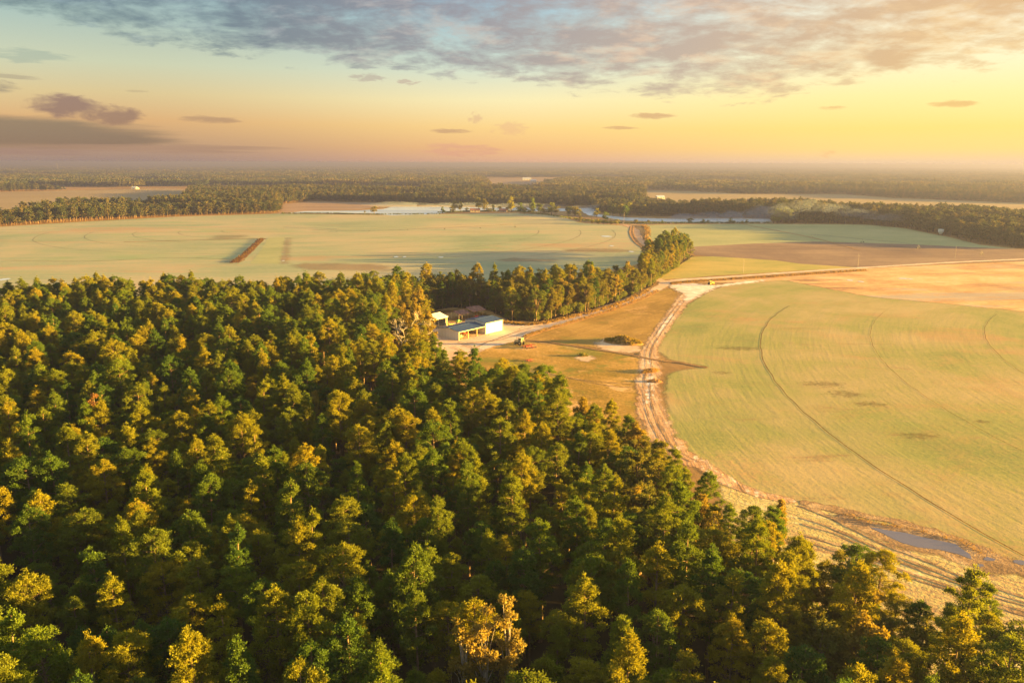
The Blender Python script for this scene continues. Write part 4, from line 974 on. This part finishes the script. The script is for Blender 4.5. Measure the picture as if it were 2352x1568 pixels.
def tractor(loc, rz, body, label, sc=1.0):
    r = empty('tractor', loc, rz, sc); tag(r, label, 'tractor')
    mb = MB(); mb.prism([(.35, .95), (2.5, .95), (2.55, 1.7), (2.3, 1.85), (.35, 1.95)], -.42, .42); mb.build('bonnet', body, r)
    MB().box(-1.3, 1.9, -.3, .3, .6, .95).build('chassis', M['dark'], r)
    mb = MB()
    for x, y in ((.3, -.7), (.3, .7), (-1.2, -.7), (-1.2, .7)): mb.box(x - .05, x + .05, y - .05, y + .05, 1.1, 2.75)
    mb.box(-1.35, .45, -.8, .8, 2.75, 2.92); c = mb.build('cab', body, r)
    MB().box(-1.12, .22, -.66, .66, 1.15, 2.74).build('cab_glass', M['glass'], c)
    MB().tube((1.4, .25, 1.85), (1.4, .25, 3.6), .07).build('exhaust', M['steel'], r)
    for y in (-1, 1):
        w = MB().tube((-.75, y * .72, .9), (-.75, y * 1.22, .9), .9, n=20).build('rear_wheel', M['tyre'], r); MB().tube((-.75, y * 1.0, .9), (-.75, y * 1.25, .9), .42, n=14).build('rim', body, w)
        w = MB().tube((1.9, y * .6, .55), (1.9, y * .95, .55), .55, n=18).build('front_wheel', M['tyre'], r); MB().tube((1.9, y * .8, .55), (1.9, y * .98, .55), .26, n=12).build('rim', body, w)
        MB().prism([(-1.5, 1.75), (-.1, 1.75), (0, 1.3), (.05, 1.3), (-.05, 1.85), (-1.6, 1.85)], y * .95 - .28, y * .95 + .28).build('mudguard', body, r)
    return r
farmyard()
tractor((3.6, 350.2, 0), R(140), M['cream_paint'], 'old cream tractor with tall exhaust parked on the paddock grass', 1.15)
tractor((134.3, 534.0, 0), R(20), M['yellow_paint'], 'small yellow tractor parked by the sandy junction of the tracks', 1.0)
def harrow(loc, rz, sc, label, n=9):
    r = empty('disc_harrow', loc, rz, sc); tag(r, label, 'farm implement')
    mb = MB(); mb.box(-3, 3, -.08, .08, .9, 1.06); mb.box(-2.6, 2.6, 1.4, 1.56, .9, 1.06); mb.box(-2.6, 2.6, -1.56, -1.4, .9, 1.06)
    for x in (-2.4, -.8, .8, 2.4): mb.box(x - .08, x + .08, -1.4, 1.4, 1.06, 1.2)
    mb.build('frame', M['red'], r)
    for s in (-1, 1):
        mb = MB()
        for i in range(n): x = -2.6 + 5.2 * i / (n - 1); mb.tube((x, s * 1.5 - .02, .38), (x + .06, s * 1.5 + .03, .38), .38, n=12)
        mb.tube((-2.8, s * 1.5, .38), (2.8, s * 1.5, .38), .05); mb.build('disc_gang', M['discs'], r)
    MB().tube((0, -.1, 1.0), (0, -3.4, .7), .10).build('drawbar', M['red'], r)
    for x in (-1.5, 1.5): MB().tube((x - .13, 0, .42), (x + .13, 0, .42), .42, n=14).build('wheel', M['tyre'], r)
harrow((7.6, 344.6, 0), R(35), 1.0, 'red disc harrow standing beside the cream tractor')
harrow((7.2, 320.4, 0), R(40), .55, 'small red disc harrow alone on the paddock grass', 7)

# heaps
def heap(name, c, rx, ry, h, mat, leaf, label, cat, seed, nl=900, L=.35, rot=0.0):
    rng = np.random.default_rng(seed); n = 26; V = []; F_ = []
    for j in range(n):
        for i in range(n):
            u, v = (i / (n - 1) * 2 - 1), (j / (n - 1) * 2 - 1); q = math.hypot(u, v)
            z = max(0, 1 - q ** 1.6) * h * (1 + .7 * mnoise.fractal(Vector((u * 3 + seed, v * 3, 0)), .9, 2, 4)) - .05
            V.append((u * rx, v * ry, z))
    F_ = [(j*n+i, j*n+i+1, (j+1)*n+i+1, (j+1)*n+i) for j in range(n-1) for i in range(n-1)]
    me = mesh_np(name, V, F_, [mat]); o = link(name, me); o.location = (c[0], c[1], 0.06); o.rotation_euler = (0, 0, rot); tag(o, label, cat)
    V = np.array(V); hi = V[V[:, 2] > h * .12]; pk = hi[rng.integers(0, len(hi), nl // 10)] + rng.normal(size=(nl // 10, 3)) * np.array([.3, .3, .1])
    if leaf is not None:
        t = tufts(rng, pk, 10, L, L * .5, np.tile([0, 0, 1.], (len(pk), 1)), .6, .25); link('foliage', mesh_np('foliage', t[0], t[1], [leaf]), o)
    return o
heap('brush_pile', (50.8, 355.5), 9.5, 5.6, 2.4, mg_bankd, M['autumn'], 'big mound of brush and dry weeds on pale sand in the paddock', 'brush pile', 3, 5200, .5, -.5)
heap('weed_clump', (30.2, 329.2), 2.2, 1.3, .9, mg_bankd, M['shrub'], 'small bright green weed clump on a sand spot', 'weeds', 5, 900, .35)
heap('rubble_pile', (53.5, 288.6), 3.2, 2.0, .8, mg_muds, M['reed'], 'dark rubble heap beside the dirt track', 'rubble pile', 7, 300, .3)
heap('soil_heap', (54.5, 303.5), 5, 2.2, .8, mg_muds, M['reed'], 'low soil bank with dry grass where the track meets the ditch', 'soil heap', 8, 900, .4, .6)
def logs():
    r = empty('log_pile', (11.5, 298.5, 0), -.5); tag(r, 'dark stack of charred logs at the edge of the wood', 'log pile')
    rng = random.Random(2)
    for i in range(7): MB().tube((-2.6 + rng.uniform(-.3, .3), -.9 + .55 * (i % 4) + .27 * (i // 4), .28 + .48 * (i // 4)), (2.6 + rng.uniform(-.3, .3), -.9 + .55 * (i % 4) + .27 * (i // 4), .28 + .48 * (i // 4)), .26, .22, 8).build('log', M['dark'], r)
logs()
# reeds and dry grass along ditches and the verge
def fringe(name, line, width, count, mat, L, label, cat, seed, jit=1.0):
    rng = np.random.default_rng(seed); c = np.array(smooth(line, 10)); k = rng.integers(0, len(c) - 1, count); t = rng.random((count, 1))
    p = c[k] * (1 - t) + c[k + 1] * t + rng.normal(size=(count, 2)) * width * .4
    C = np.concatenate([p, np.full((count, 1), .15)], 1)
    V, F_ = tufts(rng, C, 6, L, L * .45, np.tile([0, 0, 1.], (count, 1)), .8, .25)
    V[:, 2] = np.maximum(V[:, 2], .0); o = link(name, mesh_np(name, V, F_, [mat])); tag(o, label, cat, kind='stuff')
fringe('dry_weeds', PP([(1205, 774), (1240, 761), (1300, 743), (1360, 725), (1420, 706), (1475, 684), (1512, 666)]), 1.6, 600, M['reed'], .5, 'dry golden weeds lining the ditch beside the sandy road', 'weeds', 1)
fringe('dry_weeds', PP([(538, 604), (560, 588), (580, 570), (602, 549)]), 4.5, 420, M['weed'], 1.1, 'brown weeds filling the ditch in the pale grain field', 'weeds', 2)
fringe('dry_weeds', PP([(1540, 651), (1640, 644), (1770, 636), (1900, 627), (1990, 621)]), 3.0, 700, M['reed'], .9, 'brown weeds on the bank of the long field road', 'weeds', 3)
fringe('dry_weeds', PP([(1478, 518), (1488, 530), (1486, 548), (1500, 562), (1530, 578)]), 5.0, 500, M['reed'], 1.4, 'tan reeds along the bend of the winding road', 'weeds', 4)
fringe('bank_reeds', PP([(1940, 1182), (2000, 1200), (2070, 1212), (2150, 1230), (2210, 1246), (2260, 1275)]), 1.2, 160, M['reed'], .25, 'dry reeds along the upper bank of the small pond', 'reeds', 5)
fringe('dry_weeds', PP([(980, 724), (1040, 716), (1100, 722), (1160, 742), (1240, 744), (1340, 722), (1420, 699), (1490, 668)]), 2.4, 1200, M['reed'], .9, 'dry weeds at the foot of the trees behind the farmyard', 'weeds', 6)
fringe('bank_reeds', PP([(1010, 489), (1100, 486), (1200, 487), (1330, 505), (1420, 513), (1600, 513), (1770, 513)]), 6, 900, M['shrub'], 2.2, 'dark low bushes and reeds along the near bank of the river', 'reeds', 7)
fringe('bank_reeds', PP([(645, 491), (760, 491), (850, 493), (1010, 492)]), 4, 400, M['shrub'], 1.8, 'dark reeds along the near shore of the lake', 'reeds', 8)

# ------------------------------------------------------------------ poles, irrigation rigs, far landmarks
def utility_pole(x, yb, yt, label, arm=True):
    g = P(x, yb); h = height_at(x, yb, yt); r = empty('utility_pole', (g[0], g[1], 0), R(75)); tag(r, label, 'utility pole', 'wooden utility poles')
    MB().tube((0, 0, 0), (0, 0, h), .17, .11, 8).build('pole', M['grey_wood'], r)
    if arm:
        a = MB().box(-1.1, 1.1, -.06, .06, h - .7, h - .56).build('crossarm', M['grey_wood'], r)
        mb = MB()
        for q in (-1, 0, 1): mb.tube((q, 0, h - .56 if q else h), (q, 0, h - .34 if q else h + .2), .05)
        mb.build('insulator', M['wall_white'], a)
utility_pole(1707, 627, 596, 'utility pole standing where the yellow-green strip meets the field road')
utility_pole(1970, 614, 584, 'utility pole between the ploughed field and the sandy bare field')
utility_pole(2193, 597, 566, 'easternmost utility pole on the road past the ploughed field')
utility_pole(1433, 515, 489, 'pale utility pole by the start of the winding road near the river')
utility_pole(1648, 508, 494, 'thin utility pole before the misty river', False)
utility_pole(1707, 510, 494, 'thin utility pole beside the misty river, next along', False)
utility_pole(1941, 534 - 1 - 18, 520 - 18, 'short utility pole against the dark riverside trees', False)
utility_pole(1358, 506, 492, 'thin utility pole on the near river bank past the lake', False)
def pivot_rig(pts, label, h=3.6):
    r = empty('irrigation_rig', (pts[0][0], pts[0][1], 0)); tag(r, label, 'irrigation rig'); o = np.array(pts[0])
    q = [np.array(p) - o for p in pts]
    mb = MB()
    for a, b in zip(q[:-1], q[1:]):
        prev = None
        for t_ in np.linspace(0, 1, 9):
            c = a + (b - a) * t_; z = h + .9 * 4 * t_ * (1 - t_) * .5; w = Vector((c[0], c[1], z))
            if prev is not None: mb.tube(prev, w, .10, n=5, caps=False); mb.tube(prev - Vector((0, 0, 1.0 * math.sin(math.pi * max(0, t_ - .125)))), w - Vector((0, 0, 1.0 * math.sin(math.pi * t_))), .05, n=4, caps=False)
            prev = w
    mb.build('pipe', M['steel'], r)
    d = q[-1] - q[0]; d = d / np.linalg.norm(d); nn = np.array([-d[1], d[0]])
    for i, c in enumerate(q):
        mb = MB()
        for s in (-1, 1): mb.tube((c[0] + nn[0] * s * 2, c[1] + nn[1] * s * 2, .6 if i else 0), (c[0], c[1], h), .07, n=5)
        mb.tube((c[0] - nn[0] * 2, c[1] - nn[1] * 2, .7), (c[0] + nn[0] * 2, c[1] + nn[1] * 2, .7), .07, n=5)
        t_ = mb.build('tower', M['steel'], r)
        if i:
            for s in (-1, 1): w = c + nn * s * 2; MB().tube((w[0] - d[0] * .15, w[1] - d[1] * .15, .6), (w[0] + d[0] * .15, w[1] + d[1] * .15, .6), .6, n=12).build('wheel', M['tyre'], t_)
pivot_rig([P(651, 529)] + [P(*Z4(a, b)) for a, b in ((-42, 527), (184, 521), (445, 514), (698, 509), (942, 502), (1180, 494))], 'long irrigation rig on wheeled towers crossing the pale grain field')
pivot_rig([P(*Z5(a, b)) for a, b in ((893, 566), (1243, 600), (1628, 640), (2060, 684))], 'irrigation rig standing over the green and ploughed fields')
def landmarks():
    g = P(1403, 384); r = empty('water_tower', (g[0], g[1], 0), 0); tag(r, 'pale water tower on the hazy horizon', 'water tower')
    H = 80 + 45 - 15
    k = math.hypot(*g) / FPX
    top = 74
    MB().tube((0, 0, 0), (0, 0, top - 22), 7, 6, 12).build('shaft', M['wall_white'], r); MB().tube((0, 0, top - 24), (0, 0, top - 12), 8, 17, 16).tube((0, 0, top - 12), (0, 0, top), 17, 17, 16).tube((0, 0, top), (0, 0, top + 7), 17, 2, 16).build('tank', M['wall_white'], r)
    for (x, yb, yt, lab) in ((133, 394, 367, 'tall thin radio mast on the western horizon'), (1828, 379, 368, 'small radio mast on the horizon beneath the yellow sky')):
        g = P(x, yb); h = 80 + math.hypot(*g) * (374.5 - yt + .003 * (x - CX) * 1) / FPX * 1.0
        h = min(h, 82); w = 1.6 * math.hypot(*g) / 7000; mb = MB()
        for a in range(3):
            t_ = a * 2.094; mb.tube((w * math.cos(t_), w * math.sin(t_), 0), (w * math.cos(t_), w * math.sin(t_), h), w * .22, n=4)
        for z in np.arange(0, h, 8 * w):
            for a in range(3): t0, t1 = a * 2.094, (a + 1) * 2.094; mb.tube((w * math.cos(t0), w * math.sin(t0), z), (w * math.cos(t1), w * math.sin(t1), min(h, z + 8 * w)), w * .15, n=3)
        o = mb.build('radio_mast', M['steel'], None); o.location = (g[0], g[1], 0); tag(o, lab, 'radio mast')
    def house(x, y, L_, W_, h, rz, wall, roofm, label, cat='house', name='farmhouse'):
        g = P(x, y); r = empty(name, (g[0], g[1], 0), rz); tag(r, label, cat)
        mb = MB(); mb.box(-L_/2, L_/2, -W_/2, W_/2, 0, h); mb.prism_x([(-W_/2, h), (W_/2, h), (0, h + W_ * .28)], -L_/2 + .02, L_/2 - .02); mb.build('wall', wall, r)
        mb = MB(); mb.prism_x([(-W_/2 - .6, h - .3), (0, h + W_ * .28 + .05), (W_/2 + .6, h - .3), (W_/2 + .6, h), (0, h + W_ * .28 + .4), (-W_/2 - .6, h)], -L_/2 - .5, L_/2 + .5); mb.build('roof', roofm, r)
        for i in range(3): MB().box(-L_/2 + L_ * (.18 + .3 * i), -L_/2 + L_ * (.28 + .3 * i), -W_/2 - .05, -W_/2 - .01, h * .35, h * .75).build('window', M['glass'], r)
        MB().box(-.6, .6, -W_/2 - .08, -W_/2 - .02, 0, min(2.2, h * .7)).build('door', M['dark'], r)
    house(1516, 458, 18, 11, 5.5, .15, M['wall_white'], M['roof_white'], 'white farm building in the clearing beyond the river woods', 'farm building', 'farm_building')
    house(1210, 414, 42, 18, 7, .1, M['wall_white'], M['roof_white'], 'long white farm building in the distant stubble clearing', 'farm building', 'farm_building')
    house(1225, 418, 26, 14, 6, -.1, M['wall_white'], M['roof_white'], 'lower white building just before the long distant one', 'farm building', 'farm_building')
    house(1313, 411, 28, 14, 7, .2, M['wall_white'], M['roof_white'], 'white building at the far edge of the distant clearing', 'farm building', 'farm_building')
    house(309, 434.5, 14, 9, 5, 0, M['wall_white'], M['roof_white'], 'tiny white house at the back of the western pasture', 'house')
    house(316, 435, 9, 6, 4, .4, M['wall_white'], M['roof_white'], 'tiny white outbuilding next to the pasture house', 'house', 'outbuilding')
    house(1091, 487, 16, 9, 3.2, .1, M['grey_wood'], M['roof_brown'], 'low brown cabin among trees on the lake shore', 'cabin', 'cabin')
    house(1156, 487, 12, 8, 3, -.1, M['grey_wood'], M['roof_brown'], 'smaller dark cabin further along the lake shore', 'cabin', 'cabin')
    house(2102, 519, 12, 7, 3.5, .2, M['wall_white'], M['roof_white'], 'white cottage showing low between the misty trees', 'house', 'cottage')
    house(2326, 512, 20, 11, 9, .2, M['wall_white'], M['roof_white'], 'white house glinting behind the eastern treeline', 'house')
    g = P(2160, 541); t = empty('grain_hopper', (g[0], g[1], 0), .4); tag(t, 'pale grain hopper with tapered base at the treeline edge', 'grain hopper')
    MB().tube((0, 0, 4.2), (0, 0, 7.2), 3.0, 3.2, 16).tube((0, 0, 1.4), (0, 0, 4.2), .8, 3.0, 16).build('bin', M['wall_white'], t)
    for a in range(4): MB().tube((2.7 * math.cos(a * 1.57), 2.7 * math.sin(a * 1.57), 0), (2.9 * math.cos(a * 1.57), 2.9 * math.sin(a * 1.57), 5), .12).build('leg', M['steel'], t)
landmarks()

# ------------------------------------------------------------------ air
def mist(name, puffs, dens, label, seed):
    """soft banks of mist: ragged flattened lobes of even density; puffs = (px, py, half length, half depth, half height, centre height)"""
    rng = np.random.default_rng(seed); parts = []
    for px, py, L, D_, H_, zc in puffs:
        g = P(px, py); n, m_ = 20, 12; V = []; F_ = []
        for j in range(m_ + 1):
            for i in range(n):
                th = math.pi * j / m_; ph = 2 * math.pi * i / n; d = Vector((math.sin(th) * math.cos(ph), math.sin(th) * math.sin(ph), math.cos(th)))
                r = 1 + .45 * mnoise.noise(d * 1.7 + Vector((px * .1, seed, 0))) + .2 * mnoise.noise(d * 4 + Vector((px * .1, seed, 5)))
                V.append((g[0] + d.x * r * L, g[1] + d.y * r * D_, max(.25, zc + d.z * r * H_)))
        for j in range(m_):
            for i in range(n):
                k = (i + 1) % n; F_ += [(j*n+i, (j+1)*n+i, (j+1)*n+k), (j*n+i, (j+1)*n+k, j*n+k)]
        parts.append((np.array(V), np.array(F_)))
    V, F_ = join_np(parts)
    m = bpy.data.materials.new(name); m.use_nodes = True; t = NT(m.node_tree); t.n.clear()
    v = t.node('ShaderNodeVolumePrincipled'); v.inputs['Color'].default_value = (.50, .60, .86, 1); v.inputs['Density'].default_value = dens
    o = t.node('ShaderNodeOutputMaterial'); t.l.new(v.outputs[0], o.inputs['Volume'])
    tag(link(name, mesh_np(name, V, F_, [m])), label, 'mist', kind='stuff')
mist('river_mist', [(1580, 506, 30, 14, 6, 4), (1640, 506, 32, 14, 7, 5), (1700, 507, 34, 14, 9, 6), (1755, 508, 28, 14, 12, 9)], .016, 'low white mist lying on the river bend', 1)
mist('drifting_mist', [(1800, 514, 24, 12, 11, 17), (1850, 515, 26, 12, 8, 25), (1905, 516, 26, 12, 7, 22), (1965, 518, 30, 12, 6, 17), (2040, 522, 34, 12, 5, 13)], .0075, 'thin mist drifting above the trees beside the river', 2)
mist('lake_mist', [(930, 477, 70, 25, 6, 4), (1060, 478, 80, 22, 6, 4), (1200, 480, 80, 22, 6, 4), (1350, 486, 30, 20, 7, 4)], .008, 'faint mist over the far side of the lake', 3)
def haze():
    mb = MB(); mb.box(-42000, 42000, -1500, 46000, -1.0, HC + 3.0)
    m = bpy.data.materials.new('haze_air'); m.use_nodes = True; t = NT(m.node_tree); t.n.clear()
    v = t.node('ShaderNodeVolumePrincipled'); v.inputs['Color'].default_value = (.15, .17, .40, 1); v.inputs['Density'].default_value = HAZE; v.inputs['Anisotropy'].default_value = 0.35
    o = t.node('ShaderNodeOutputMaterial'); t.l.new(v.outputs[0], o.inputs['Volume'])
    tag(mb.build('haze', m), kind='stuff')
HAZE = 2.0e-4
haze()
